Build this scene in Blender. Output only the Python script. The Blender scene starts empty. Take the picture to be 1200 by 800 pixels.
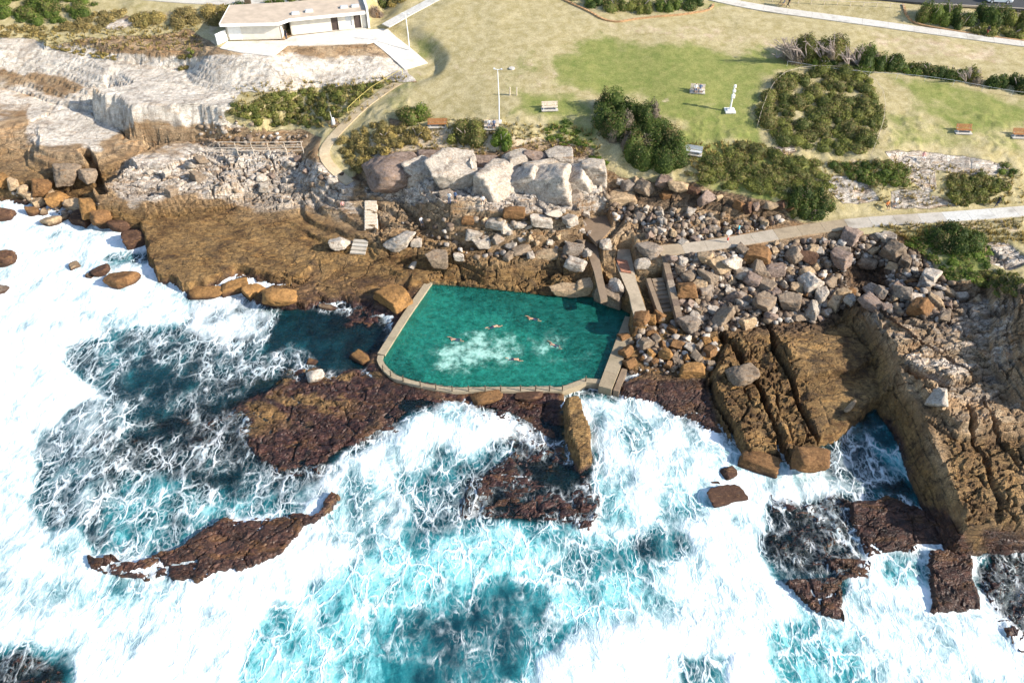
import bpy, bmesh, math, random
import numpy as np
from mathutils import Vector, Matrix
random.seed(7)
scene = bpy.context.scene
COL = scene.collection
R = math.radians

# ------------------------------------------------------------------ camera
CAM_H = 70.0
PITCH = R(43.0)
FPX = 933.0                      # focal length for a 1200 px wide picture (28 mm)
cF = np.array([0, math.cos(PITCH), -math.sin(PITCH)])
cU = np.array([0, math.sin(PITCH), math.cos(PITCH)])
cam_d = bpy.data.cameras.new('camera')
cam_d.sensor_width = 36; cam_d.lens = 36 * FPX / 1200
cam_d.clip_start = 0.5; cam_d.clip_end = 12000
cam = bpy.data.objects.new('camera', cam_d); COL.objects.link(cam)
cam.location = (0, 0, CAM_H); cam.rotation_euler = (math.pi / 2 - PITCH, 0, 0)
scene.camera = cam

def W(px, py, z):
    """point at height z on the sight line of the survey picture (1200x800 plan)"""
    a = (px - 600) / FPX; b = (400 - py) / FPX
    d = cF + b * cU; t = (z - CAM_H) / d[2]
    return (a * t, d[1] * t)
def proj(x, y, z):
    zz = z - CAM_H
    dep = y * cF[1] + zz * cF[2]
    dep = np.where(dep < 1, 1, dep)
    return 600 + FPX * x / dep, 400 - FPX * (y * cU[1] + zz * cU[2]) / dep

# ------------------------------------------------------------------ noise
def hsh(ix, iy, s=0):
    h = (ix.astype(np.int64) * 374761393 + iy.astype(np.int64) * 668265263 + s * 974634777) & 0xffffffff
    h = ((h ^ (h >> 13)) * 1274126177) & 0xffffffff
    h = ((h ^ (h >> 16)) * 2246822519) & 0xffffffff
    return ((h ^ (h >> 15)) & 0xffffff) / float(0x1000000)
def vn(x, y, s=0):
    fx = np.floor(x); fy = np.floor(y); u = x - fx; v = y - fy
    u = u * u * u * (u * (u * 6 - 15) + 10); v = v * v * v * (v * (v * 6 - 15) + 10)
    a = hsh(fx, fy, s); b = hsh(fx + 1, fy, s); c = hsh(fx, fy + 1, s); d = hsh(fx + 1, fy + 1, s)
    return (a + (b - a) * u) * (1 - v) + (c + (d - c) * u) * v
def fbm(x, y, s=0, o=4, g=0.5):
    t = 0; a = 1; n = 0
    for i in range(o):
        t = t + a * vn(x, y, s + i * 17); n += a; a *= g
        x, y = x * 1.63 + y * 1.17 + 5.3, -x * 1.17 + y * 1.63 + 1.7
    return t / n
def ridged(x, y, s=0, o=4):
    t = 0; a = 1; n = 0
    for i in range(o):
        t = t + a * (1 - np.abs(2 * vn(x, y, s + i * 17) - 1)); n += a; a *= .5
        x, y = x * 1.63 + y * 1.17 + 5.3, -x * 1.17 + y * 1.63 + 1.7
    return t / n
def voro(x, y, s=0):
    fx = np.floor(x); fy = np.floor(y)
    f1 = np.full(x.shape, 9.0); f2 = np.full(x.shape, 9.0); cid = np.zeros(x.shape); cid2 = np.zeros(x.shape); cid3 = np.zeros(x.shape)
    for i in (-1, 0, 1):
        for j in (-1, 0, 1):
            cx = fx + i; cy = fy + j
            qx = cx + .12 + .76 * hsh(cx, cy, s); qy = cy + .12 + .76 * hsh(cx, cy, s + 5)
            d = np.hypot(x - qx, y - qy)
            n = d < f1
            f2 = np.where(n, f1, np.minimum(f2, d)); f1 = np.where(n, d, f1)
            h = hsh(cx, cy, s + 9)
            cid = np.where(n, h, cid); cid2 = np.where(n, hsh(cx, cy, s + 11) - .5, cid2) ; cid3 = np.where(n, qx * 0 + (x - qx), cid3)
    return f1, f2, cid, cid2 * cid3
def sst(a, b, x):
    t = np.clip((x - a) / (b - a), 0, 1); return t * t * (3 - 2 * t)
def lerp(a, b, t): return a + (b - a) * t

def polysd(X, Y, poly, margin):
    """signed distance to a polygon (negative inside), only evaluated near it"""
    P = np.array(poly, float)
    out = np.full(X.shape, 1e3)
    m = (X > P[:, 0].min() - margin) & (X < P[:, 0].max() + margin) & (Y > P[:, 1].min() - margin) & (Y < P[:, 1].max() + margin)
    if not m.any(): return out
    x = X[m]; y = Y[m]; d = np.full(x.shape, 1e9); ins = np.zeros(x.shape, bool)
    n = len(P)
    for i in range(n):
        ax, ay = P[i]; bx, by = P[(i + 1) % n]
        ex, ey = bx - ax, by - ay; L = ex * ex + ey * ey + 1e-9
        t = np.clip(((x - ax) * ex + (y - ay) * ey) / L, 0, 1)
        d = np.minimum(d, (x - ax - t * ex) ** 2 + (y - ay - t * ey) ** 2)
        c = ((ay > y) != (by > y))
        ins ^= c & (x < ex * (y - ay) / (ey if abs(ey) > 1e-9 else 1e-9) + ax)
    d = np.sqrt(d); d[ins] *= -1; out[m] = d
    return out
def linesd(X, Y, line, margin):
    P = np.array(line, float)
    out = np.full(X.shape, 1e3)
    m = (X > P[:, 0].min() - margin) & (X < P[:, 0].max() + margin) & (Y > P[:, 1].min() - margin) & (Y < P[:, 1].max() + margin)
    if not m.any(): return out, out * 0
    x = X[m]; y = Y[m]; d = np.full(x.shape, 1e9); zz = np.zeros(x.shape)
    for i in range(len(P) - 1):
        ax, ay = P[i][:2]; bx, by = P[i + 1][:2]
        ex, ey = bx - ax, by - ay; L = ex * ex + ey * ey + 1e-9
        t = np.clip(((x - ax) * ex + (y - ay) * ey) / L, 0, 1)
        dd = (x - ax - t * ex) ** 2 + (y - ay - t * ey) ** 2
        n = dd < d
        d = np.where(n, dd, d)
        if P.shape[1] > 2: zz = np.where(n, P[i][2] + t * (P[i + 1][2] - P[i][2]), zz)
    out[m] = np.sqrt(d); oz = np.zeros(X.shape); oz[m] = zz
    return out, oz

# ------------------------------------------------------------------ object helpers
def tag(o, label=None, cat=None, group=None, kind=None):
    if label: o['label'] = label
    if cat: o['category'] = cat
    if group: o['group'] = group
    if kind: o['kind'] = kind
    return o
def link(name, me, mat=None, parent=None, smooth=False):
    if mat is not None and len(me.materials) == 0: me.materials.append(mat)
    if smooth: me.polygons.foreach_set('use_smooth', np.ones(len(me.polygons), bool))
    o = bpy.data.objects.new(name, me); COL.objects.link(o)
    if parent is not None: o.parent = parent
    return o
def empty(name, loc, rz=0):
    o = bpy.data.objects.new(name, None); COL.objects.link(o)
    o.location = loc; o.rotation_euler = (0, 0, rz); o.empty_display_size = .3
    return o
def np_mesh(name, verts, quads):
    """mesh from numpy arrays; quads (n,4) or tris (n,3)"""
    me = bpy.data.meshes.new(name)
    k = quads.shape[1]
    me.vertices.add(len(verts)); me.vertices.foreach_set('co', np.ascontiguousarray(verts, np.float32).ravel())
    me.loops.add(quads.size); me.loops.foreach_set('vertex_index', np.ascontiguousarray(quads, np.int32).ravel())
    me.polygons.add(len(quads)); me.polygons.foreach_set('loop_start', np.arange(0, quads.size, k, dtype=np.int32))
    me.update(calc_edges=True)
    return me
def vattr(me, name, arr, typ='FLOAT_COLOR'):
    a = me.attributes.new(name, typ, 'POINT')
    a.data.foreach_set('color' if typ == 'FLOAT_COLOR' else 'value', np.ascontiguousarray(arr, np.float32).ravel())

class MB:
    """collects simple solids, then links them as ONE mesh object"""
    def __init__(s): s.v = []; s.f = []
    def add(s, vs, fs):
        n = len(s.v); s.v += [tuple(v) for v in vs]; s.f += [tuple(i + n for i in f) for f in fs]
    def box(s, c, d, rz=0, tilt=0):
        M = Matrix.Rotation(rz, 3, 'Z') @ Matrix.Rotation(tilt, 3, 'X')
        vs = [Vector(c) + M @ Vector((x * d[0] / 2, y * d[1] / 2, z * d[2] / 2)) for x in (-1, 1) for y in (-1, 1) for z in (-1, 1)]
        s.add(vs, [(0, 1, 3, 2), (4, 6, 7, 5), (0, 4, 5, 1), (2, 3, 7, 6), (0, 2, 6, 4), (1, 5, 7, 3)])
    def tube(s, pts, r0, r1=None, n=8):
        r1 = r0 if r1 is None else r1
        pts = [Vector(p) for p in pts]; rings = []
        for i, p in enumerate(pts):
            d = (pts[min(i + 1, len(pts) - 1)] - pts[max(i - 1, 0)]).normalized()
            a = d.cross(Vector((0, 0, 1)) if abs(d.z) < .9 else Vector((1, 0, 0))).normalized(); b = d.cross(a)
            r = r0 + (r1 - r0) * i / max(1, len(pts) - 1)
            rings.append([p + (a * math.cos(k * 2 * math.pi / n) + b * math.sin(k * 2 * math.pi / n)) * r for k in range(n)])
        vs = [v for g in rings for v in g]; fs = []
        for i in range(len(pts) - 1):
            for k in range(n):
                fs.append((i * n + k, i * n + (k + 1) % n, (i + 1) * n + (k + 1) % n, (i + 1) * n + k))
        fs.append(tuple(range(n))[::-1]); fs.append(tuple((len(pts) - 1) * n + k for k in range(n)))
        s.add(vs, fs)
    def prism(s, poly, z0, z1):
        """vertical prism over polygon [(x,y)] or [(x,y,z)] (then z1 is thickness below)"""
        n = len(poly)
        if len(poly[0]) == 3:
            vs = [(p[0], p[1], p[2] - z1) for p in poly] + [tuple(p) for p in poly]
        else:
            vs = [(p[0], p[1], z0) for p in poly] + [(p[0], p[1], z1) for p in poly]
        s.add(vs, [tuple(range(n))[::-1], tuple(range(n, 2 * n))] + [(i, (i + 1) % n, n + (i + 1) % n, n + i) for i in range(n)])
    def build(s, name, mat, parent=None, smooth=False, bevel=0):
        me = bpy.data.meshes.new(name); me.from_pydata(s.v, [], s.f)
        bm = bmesh.new(); bm.from_mesh(me); bmesh.ops.recalc_face_normals(bm, faces=bm.faces)
        if bevel: bmesh.ops.bevel(bm, geom=list(bm.edges), offset=bevel, segments=1, affect='EDGES', clamp_overlap=True)
        bm.to_mesh(me); bm.free(); me.update()
        return link(name, me, mat, parent, smooth)

# ------------------------------------------------------------------ node helpers
class NT:
    def __init__(s, name, disp=False):
        s.m = bpy.data.materials.new(name); s.m.use_nodes = True
        s.t = s.m.node_tree; s.t.nodes.clear(); s.n = s.t.nodes
        s.out = s.n.new('ShaderNodeOutputMaterial')
    def set(s, sock, v):
        if isinstance(v, bpy.types.NodeSocket): s.t.links.new(v, sock)
        elif v is not None:
            if hasattr(sock.default_value, '__len__') and not hasattr(v, '__len__'): v = [v] * len(sock.default_value)
            if hasattr(sock.default_value, '__len__') and len(sock.default_value) == 4 and len(v) == 3: v = (*v, 1)
            sock.default_value = v
    def node(s, typ, ins=None, **kw):
        n = s.n.new(typ)
        for k, v in kw.items(): setattr(n, k, v)
        for k, v in (ins or {}).items(): s.set(n.inputs[k], v)
        return n
    def math(s, op, a, b=None, c=None, clamp=False):
        n = s.n.new('ShaderNodeMath'); n.operation = op; n.use_clamp = clamp
        s.set(n.inputs[0], a); s.set(n.inputs[1], b)
        if c is not None: s.set(n.inputs[2], c)
        return n.outputs[0]
    def mix(s, f, a, b, mode='MIX'):
        n = s.n.new('ShaderNodeMix'); n.data_type = 'RGBA'; n.blend_type = mode; n.clamp_factor = True
        s.set(n.inputs[0], f); s.set(n.inputs[6], a); s.set(n.inputs[7], b); return n.outputs[2]
    def ss(s, lo, hi, x, to0=0., to1=1.):
        n = s.n.new('ShaderNodeMapRange'); n.interpolation_type = 'SMOOTHSTEP'
        s.set(n.inputs[0], x); s.set(n.inputs[1], lo); s.set(n.inputs[2], hi); n.inputs[3].default_value = to0; n.inputs[4].default_value = to1
        return n.outputs[0]
    def noise(s, vec, scale, detail=4, rough=.55, dist=0):
        n = s.node('ShaderNodeTexNoise', {'Vector': vec, 'Scale': scale, 'Detail': detail, 'Roughness': rough, 'Distortion': dist})
        return n.outputs['Fac'], n.outputs['Color']
    def voro(s, vec, scale, feature='DISTANCE_TO_EDGE', rand=1):
        n = s.node('ShaderNodeTexVoronoi', {'Vector': vec, 'Scale': scale, 'Randomness': rand}, feature=feature)
        return n.outputs
    def attr(s, name, typ='GEOMETRY'):
        n = s.n.new('ShaderNodeAttribute'); n.attribute_name = name; n.attribute_type = typ; return n
    def sep(s, col):
        n = s.node('ShaderNodeSeparateColor', {0: col}); return n.outputs
    def pos(s, scale=None, rz=0):
        g = s.n.new('ShaderNodeNewGeometry').outputs['Position']
        if scale is None and not rz: return g
        m = s.node('ShaderNodeMapping', {'Vector': g, 'Scale': scale or (1, 1, 1), 'Rotation': (0, 0, rz)}); return m.outputs[0]
    def vadd(s, a, b, scale=1.0):
        n = s.node('ShaderNodeVectorMath', {0: b, 1: (-.5, -.5, -.5)}, operation='ADD')
        k = s.node('ShaderNodeVectorMath', {0: n.outputs[0]}, operation='SCALE'); k.inputs['Scale'].default_value = scale
        return s.node('ShaderNodeVectorMath', {0: a, 1: k.outputs[0]}, operation='ADD').outputs[0]
    def bump(s, h, strength=.5, dist=.1, normal=None):
        return s.node('ShaderNodeBump', {'Height': h, 'Strength': strength, 'Distance': dist, 'Normal': normal}).outputs[0]
    def bsdf(s, col, rough=.8, normal=None, spec=.3, **kw):
        return s.node('ShaderNodeBsdfPrincipled', {'Base Color': col, 'Roughness': rough, 'Normal': normal, 'Specular IOR Level': spec, **kw}).outputs[0]
    def done(s, sh):
        s.t.links.new(sh, s.out.inputs[0]); return s.m

def simple_mat(name, col, rough=.7, var=.25, scale=3, bump=.0, spec=.3, metallic=0):
    t = NT(name); p = t.pos()
    f, c = t.noise(p, scale, 5, .6)
    dark = tuple(x * (1 - var) for x in col); lite = tuple(min(1, x * (1 + var)) for x in col)
    colr = t.mix(t.ss(.3, .7, f), dark, lite)
    nrm = t.bump(t.noise(p, scale * 6, 4)[0], .5, bump) if bump else None
    return t.done(t.bsdf(colr, rough, nrm, spec, Metallic=metallic))
# ------------------------------------------------------------------ terrain: survey heights (px, py, z)
def colpts(px, *pz): return [(px, py, z) for py, z in pz]
CTRL = []
for px in (-420, -200):
    CTRL += colpts(px, (-90, 18), (0, 16.5), (40, 13.5), (90, 8.5), (140, 4), (190, 1), (225, -1), (330, -2.2), (480, -3), (700, -4), (900, -5))
CTRL += colpts(0, (-90, 18.5), (0, 17), (30, 14.6), (60, 12), (85, 9.2), (140, 4.6), (190, 2.4), (218, .7), (250, -1), (330, -1.8), (480, -2.6), (640, -3), (800, -3.2))
CTRL += colpts(120, (-90, 19), (0, 17), (42, 14.2), (88, 11), (120, 7.6), (180, 4.6), (215, 2), (250, .5), (280, -.7), (330, -1.2), (430, -1.6), (520, -1.5), (620, -1.2), (720, -2.5), (830, -3.5))
CTRL += colpts(240, (-90, 19.5), (0, 17.3), (40, 15), (70, 12.8), (110, 11), (135, 7.6), (175, 5.6), (215, 3.6), (245, 2.4), (300, 1.2), (335, 0.1), (370, -.9), (450, -.8), (540, -.7), (620, -.8), (740, -3), (830, -4))
CTRL += colpts(350, (-90, 20), (0, 17.6), (40, 15.1), (80, 13.3), (104, 11.6), (125, 9), (160, 7.3), (180, 6.3), (210, 5), (240, 3.2), (290, 1.7), (330, .7), (365, -.5), (400, -.55), (470, -.45), (560, -1.2), (680, -3), (820, -4))
CTRL += colpts(450, (-90, 20), (0, 17.8), (50, 15.3), (90, 13.4), (130, 11.3), (175, 9.1), (205, 7), (240, 5.3), (270, 4), (300, 2), (330, 1), (355, .6), (400, -.4), (470, -.2), (520, -1), (640, -3), (820, -5))
CTRL += colpts(600, (-90, 20.5), (0, 18.2), (60, 16), (130, 13.2), (165, 11.6), (186, 10), (210, 7.6), (240, 5.6), (262, 4.8), (300, 3.2), (330, 1.5), (350, .6), (400, -.6), (470, -.5), (520, -1.6), (600, -1.2), (700, -5), (820, -6))
CTRL += colpts(720, (-90, 21), (0, 18.6), (60, 16.4), (130, 13.8), (180, 11.2), (205, 9), (225, 7), (250, 5.8), (290, 4.4), (340, 2.6), (380, 1.2), (430, .4), (475, -.5), (540, -2), (640, -2), (740, -3), (830, -4))
CTRL += colpts(820, (-90, 21), (0, 18.8), (60, 16.6), (130, 14.1), (180, 11.6), (215, 9.2), (240, 7.2), (262, 5.8), (290, 5), (320, 4), (360, 2.6), (395, 1.7), (440, 1), (500, .2), (545, -1.5), (640, -2), (760, -3), (840, -4))
CTRL += colpts(920, (-90, 21), (0, 19), (60, 16.8), (130, 14.3), (185, 11.8), (225, 9), (250, 7.5), (272, 6), (300, 4.8), (340, 3.2), (380, 1.9), (430, 1.5), (490, .9), (545, -.8), (640, -1.2), (760, -3), (840, -4))
CTRL += colpts(1040, (-90, 21), (0, 19.2), (60, 17), (130, 14.6), (185, 12.4), (220, 9.8), (250, 7.6), (290, 5.6), (330, 3.8), (380, 2.4), (440, 1.0), (480, -.9), (540, -1.1), (600, -.2), (680, -.8), (760, -3), (840, -4))
CTRL += colpts(1150, (-90, 21), (0, 19.2), (60, 17.2), (130, 14.8), (185, 12.6), (215, 10.4), (246, 8.2), (290, 7), (340, 5.8), (400, 4.4), (470, 3), (560, 1.2), (640, -.3), (720, -.5), (780, -1.5), (840, -3))
for px in (1290, 1500):
    CTRL += colpts(px, (-90, 21), (0, 19.2), (60, 17.4), (130, 15), (185, 13), (215, 11), (246, 8.8), (290, 7.6), (340, 6.6), (400, 5.4), (470, 4), (560, 2), (640, 0), (720, -.5), (780, -1.5), (840, -3))
for px in (-300, 100, 500, 900, 1300): CTRL += colpts(px, (950, -6))

def axis(segs, lo, hi, g=1.35):
    """segs: [(start, end, step)...] dense part, then growing steps out to lo / hi"""
    a = []
    for s0, s1, st in segs: a += list(np.arange(s0, s1 - 1e-6, st))
    a.append(segs[-1][1])
    st = segs[-1][2]; v = a[-1]
    while v < hi: st *= g; v += st; a.append(v)
    st = segs[0][2]; v = a[0]; b = []
    while v > lo: st *= g; v -= st; b.append(v)
    return np.array(b[::-1] + a)
TX = axis([(-140, -84, .5), (-84, 88, .2), (88, 140, .5)], -4000, 4000)
TY = axis([(24, 40, .3), (40, 117, .2), (117, 214, .45)], -3000, 6000)
GX, GY = np.meshgrid(TX, TY)

ck = np.array([(*W(px, py, z), z) for px, py, z in CTRL])
def fit_rbf(P, v, scale):
    D = np.hypot(P[:, None, 0] - P[None, :, 0], P[:, None, 1] - P[None, :, 1])
    n = len(P); A = np.zeros((n + 3, n + 3)); A[:n, :n] = D + np.eye(n) * 1e-6 * scale
    A[:n, n] = 1; A[:n, n + 1:] = P / 100; A[n, :n] = 1; A[n + 1:, :n] = P.T / 100
    return np.linalg.solve(A, np.concatenate([v, [0, 0, 0]]))
wts = fit_rbf(ck[:, :2], ck[:, 2], 1)
def base_h(x, y):
    x = np.clip(x, -150, 150); y = np.clip(y, 22, 235); sh = x.shape
    x = x.ravel(); y = y.ravel(); out = np.zeros(x.shape)
    for i in range(0, len(x), 40000):
        d = np.hypot(x[i:i + 40000, None] - ck[None, :, 0], y[i:i + 40000, None] - ck[None, :, 1])
        out[i:i + 40000] = d @ wts[:-3] + wts[-3] + (x[i:i + 40000] * wts[-2] + y[i:i + 40000] * wts[-1]) / 100
    return out.reshape(sh)
Hb = base_h(GX, GY)
WARPX = (fbm(GX / 3.1, GY / 3.1, 31, 3, .42) - .5); WARPY = (fbm(GX / 3.1 + 40, GY / 3.1, 57, 3, .42) - .5)
WBX = fbm(GX / 8.5, GY / 8.5, 231, 2, .35) - .5; WBY = fbm(GX / 8.5 + 40, GY / 8.5, 257, 2, .35) - .5
NOTCH = sst(.45, .6, fbm(GX / 8, GY / 8, 271, 3))
H = Hb.copy()

# ------------------------------------------------------------------ bedrock ledges: (outline in plan pixels at the height of the top, top z, face width m, raggedness m, dip x, dip y)
LEDGES = [
 ([(50, 43), (100, 45), (150, 53), (200, 58), (245, 62), (243, 46), (180, 43), (120, 40), (60, 38)], 14.2, .5, .8, 0, 0),
 ([(140, 62), (160, 56), (240, 65), (300, 72), (400, 62), (480, 88), (440, 97), (380, 100), (300, 116), (250, 118), (210, 118), (160, 112), (128, 102), (122, 92), (160, 90), (150, 76)], 11.6, .9, 1.6, .02, .05),
 ([(-60, 85), (10, 86), (45, 88), (62, 98), (62, 112), (48, 126), (20, 138), (-60, 150)], 7.6, 2.2, 1.2, 0, .1),
 ([(38, 148), (58, 116), (80, 104), (110, 106), (148, 122), (154, 142), (135, 162), (112, 174), (72, 172), (45, 164)], 6.6, 2.0, 1.2, 0, .12),
 ([(-60, 152), (12, 158), (38, 168), (62, 186), (48, 204), (26, 208), (-60, 200)], 3.6, 1.4, .8, 0, .1),
 ([(152, 184), (190, 170), (225, 158), (245, 164), (222, 182), (190, 190), (160, 194)], 5.6, .8, .6, 0, .05),
 ([(115, 215), (150, 198), (230, 182), (260, 176), (330, 182), (395, 205), (300, 212), (230, 226), (175, 232), (120, 230)], 4.7, .8, 1.4, 0, .08),
 ([(165, 258), (210, 246), (260, 243), (330, 240), (395, 262), (412, 284), (440, 292), (425, 298), (372, 303), (348, 320), (318, 316), (270, 306), (238, 326), (212, 330), (182, 316), (172, 290)], 1.9, .5, 1.2, 0, .03),
 ([(300, 345), (318, 332), (372, 322), (430, 303), (500, 300), (512, 330), (500, 340), (468, 368), (432, 350), (402, 346), (372, 350), (352, 360), (318, 356)], .85, .6, 1.4, 0, .02),
 ([(480, 335), (500, 327), (560, 331), (640, 343), (697, 347), (700, 325), (690, 300), (620, 308), (560, 318), (515, 308), (490, 318)], 1.7, .4, .9, 0, .06),
 ([(440, 268), (520, 262), (600, 252), (692, 262), (694, 292), (640, 300), (600, 306), (560, 312), (540, 298), (500, 284), (450, 290)], 3.5, .8, 1.2, 0, .05),
 ([(470, 196), (560, 182), (640, 184), (700, 188), (712, 206), (690, 236), (640, 240), (580, 236), (530, 232), (500, 215)], 8.4, 1.4, 1.2, 0, .12),
 # right-hand slabs between the joints
 ([(722, 448), (760, 440), (812, 443), (836, 480), (838, 502), (806, 484), (770, 470), (735, 462)], .7, .6, .8, 0, .02),
 ([(738, 380), (770, 372), (830, 388), (856, 396), (842, 418), (826, 436), (790, 440), (740, 430)], 1.1, .6, 1.0, 0, .04),
 ([(832, 440), (852, 404), (868, 398), (902, 450), (930, 520), (918, 528), (880, 528), (856, 498)], 1.9, .5, .5, 0, .05),
 ([(868, 392), (896, 388), (930, 440), (964, 526), (952, 540), (930, 540), (904, 480), (884, 430)], 1.7, .5, .6, 0, .05),
 ([(905, 392), (960, 380), (1002, 384), (1040, 408), (1052, 446), (1022, 470), (978, 505), (962, 508), (938, 462)], 1.8, .5, .5, 0, .04),
 ([(915, 402), (960, 390), (1000, 394), (1030, 412), (1000, 430), (960, 434), (932, 442)], 2.6, .3, .4, 0, .04),
 ([(1000, 352), (1030, 344), (1110, 336), (1300, 330), (1300, 610), (1142, 606), (1112, 560), (1086, 500), (1056, 448), (1038, 404)], 4.6, .7, .8, 0, .03),
 ([(1020, 366), (1060, 352), (1160, 345), (1300, 340), (1300, 500), (1120, 500), (1090, 478), (1070, 440), (1040, 400)], 5.5, .5, 1.0, 0, .02),
 ([(1188, 322), (1320, 322), (1320, 470), (1215, 445), (1196, 410)], 8.6, 1.2, 1.0, 0, .02),  # higher rock at the right edge, added to throw shade leftwards
 # reefs
 ([(290, 470), (350, 442), (420, 432), (442, 446), (520, 466), (500, 480), (470, 496), (420, 508), (380, 545), (330, 556), (292, 520)], .30, 1.6, 2.6, 0, 0),
 ([(120, 520), (200, 500), (290, 470), (310, 540), (230, 560), (150, 550)], -.16, 2.5, 3.0, 0, 0),
 ([(92, 655), (190, 648), (236, 618), (300, 602), (368, 602), (384, 572), (392, 576), (372, 608), (335, 640), (275, 668), (205, 672), (120, 672)], .75, .5, 1.6, 0, .02),
 ([(530, 468), (600, 462), (665, 468), (672, 500), (690, 545), (702, 600), (690, 622), (640, 614), (585, 606), (540, 600), (560, 560), (610, 520), (560, 500)], .2, .8, 1.6, 0, 0),
 ([(663, 466), (680, 464), (690, 498), (690, 532), (680, 538), (668, 508)], 1.9, .4, .5, 0, .05),
 ([(992, 584), (1040, 580), (1108, 606), (1118, 628), (1062, 642), (1020, 645)], .75, .25, 1.0, 0, .01),
 ([(972, 650), (1020, 650), (1028, 678), (985, 682)], .65, .3, 1.0, 0, .02),
 ([(1090, 640), (1128, 634), (1148, 688), (1152, 710), (1098, 710)], .8, .25, 1.0, 0, .02),
 ([(922, 680), (985, 676), (992, 726), (962, 715)], .75, .35, .7, 0, .02),
 ([(900, 585), (990, 585), (1010, 650), (960, 670), (910, 650)], .12, 1.2, 1.5, 0, 0),
 ([(1150, 622), (1300, 618), (1300, 800), (1230, 790), (1180, 740)], .2, .6, 1.6, 0, 0),
 ([(-60, 775), (20, 768), (60, 780), (88, 830), (-60, 860)], .1, 1, 1.4, 0, 0),
]
for poly, zt, fw, rag, dx, dy in LEDGES:
    wp = [W(px, py, zt) for px, py in poly]
    big = zt > 3
    sd = polysd(GX + (WBX * 3.0 if big else WARPX * 1.8) * rag, GY + (WBY * 3.0 if big else WARPY * 1.8) * rag, wp, 5 + fw * 4)
    cx = sum(p[0] for p in wp) / len(wp); cy = sum(p[1] for p in wp) / len(wp)
    top = zt + dx * (GX - cx) + dy * (GY - cy)
    fw = fw * (2.0 if zt > 3 else 1.0)
    tt_ = np.clip(1 - sd / (fw * 1.15), 0, 1)
    if big:
        nst = 4 if zt > 4.2 else 3
        ta = np.clip(tt_ + .22 * WBX * (tt_ > 0) * (tt_ < 1), 0, 1) * nst
        m = np.clip((np.floor(ta) + sst(.5, .95, ta - np.floor(ta))) / nst, 0, 1) * (tt_ > 0)
    else: m = np.where(tt_ < .5, 2 * tt_ * tt_, tt_ * 1.0); m = np.clip(m, 0, 1)
    H = np.where(sd < 900, lerp(H, np.maximum(H, top), m), H)
    if big: H = H - .7 * NOTCH * sst(fw * .8, fw * 1.1, sd) * sst(fw * 1.1 + 1.0, fw * 1.1, sd) * (H < zt - .8)  # slot carved at the ledge foot, standing in for overhang shade
# joints / chasms: (polyline px at z, z ref, half width m, floor z)
CUTS = [
 ([(846, 392), (862, 420), (900, 482), (925, 540)], 1.5, .24, .2),
 ([(896, 385), (915, 425), (940, 480), (972, 530)], 1.5, .22, .2),
 ([(832, 446), (845, 480), (862, 520)], 1, .24, .2),
 ([(705, 330), (712, 350), (735, 372)], 1.2, .5, .3),
 ([(1008, 352), (1046, 384), (1090, 415), (1130, 440)], 4.6, .16, 3.6),
 ([(1130, 480), (1145, 520), (1168, 570), (1175, 610)], 4.4, .11, 3.6),
 ([(1150, 470), (1163, 500), (1200, 545)], 4.4, .11, 3.7),
 ([(108, 196), (114, 210), (118, 222), (125, 236)], 2.5, .6, 1.2),
 ([(1096, 470), (1060, 448)], 3, .4, 1.0),
]
HOLLOW = [(990, 314), (1010, 304), (1036, 312), (1038, 338), (1010, 346), (992, 336)]
for line, zr, hw, zf in CUTS:
    wl = [W(px, py, zr) for px, py in line]
    d, _ = linesd(GX + WARPX * 1.2, GY + WARPY * 1.2, wl, 6)
    m = 1 - sst(hw * .6, hw * 1.6, d)
    H = lerp(H, np.minimum(H, np.maximum(zf, H - 2.2)), m)

hol = 1 - sst(-1.2, 1.5, polysd(GX + WARPX * 2, GY + WARPY * 2, [W(px, py, 3.2) for px, py in HOLLOW], 6))
H = H - 1.6 * hol
# ------------------------------------------------------------------ ribbons of path (px, py, z) with half width m; the ground is levelled under them
PATHS = {
 'coast': ([(1330, 238, 9.0), (1200, 247, 8.3), (1130, 253, 8.0), (1060, 257, 7.4), (1000, 261, 6.9), (950, 268, 6.3), (900, 276, 5.7), (850, 285, 5.3), (800, 292, 5.0), (772, 294, 4.9)], 1.15),
 'track': ([(492, 86, 13.5), (460, 100, 12.6), (425, 125, 10.9), (392, 158, 8.9), (378, 176, 8.0), (382, 190, 7.4), (398, 206, 6.6), (410, 214, 6.2)], .9),
 'top': ([(815, -8, 18.9), (840, 0, 18.6), (900, 11, 18.1), (1000, 24, 17.9), (1100, 38, 17.7), (1200, 51, 17.4), (1330, 68, 17.2)], 1.35),
 'shed': ([(452, 30, 16.2), (480, 14, 17.0), (512, -2, 17.8), (545, -20, 18.6)], 1.1),
 'slope': ([(446, 43, 15.4), (462, 55, 14.7), (476, 66, 14.0), (488, 78, 13.6)], 2.4),
 'back': ([(170, -4, 17.4), (225, 1, 17.4), (300, 3, 17.4), (345, 5, 17.3), (420, -8, 18.2)], 1.6),
}
TERRACE = [(185, 195), (450, 190), (490, 170), (900, 124), (925, 165), (890, 185), (750, 195), (600, 210), (465, 214), (400, 264), (245, 246), (150, 226)]
TERRACE = [(220 + x / 4, y / 4) for x, y in TERRACE]
TZ = 15.4
tw = [W(px, py, TZ) for px, py in TERRACE]
shed_pad = [W(px, py, TZ) for px, py in [(262, 50), (255, 30), (290, 5), (432, -12), (442, 34)]]
PY0 = proj(GX, GY, H)[1]
sd = np.minimum(polysd(GX, GY, tw, 12), polysd(GX, GY, shed_pad, 12))
H = lerp(H, TZ - .12, 1 - sst(.2, np.where(PY0 < 30, 8, 7.0), sd))
PW = {}
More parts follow.
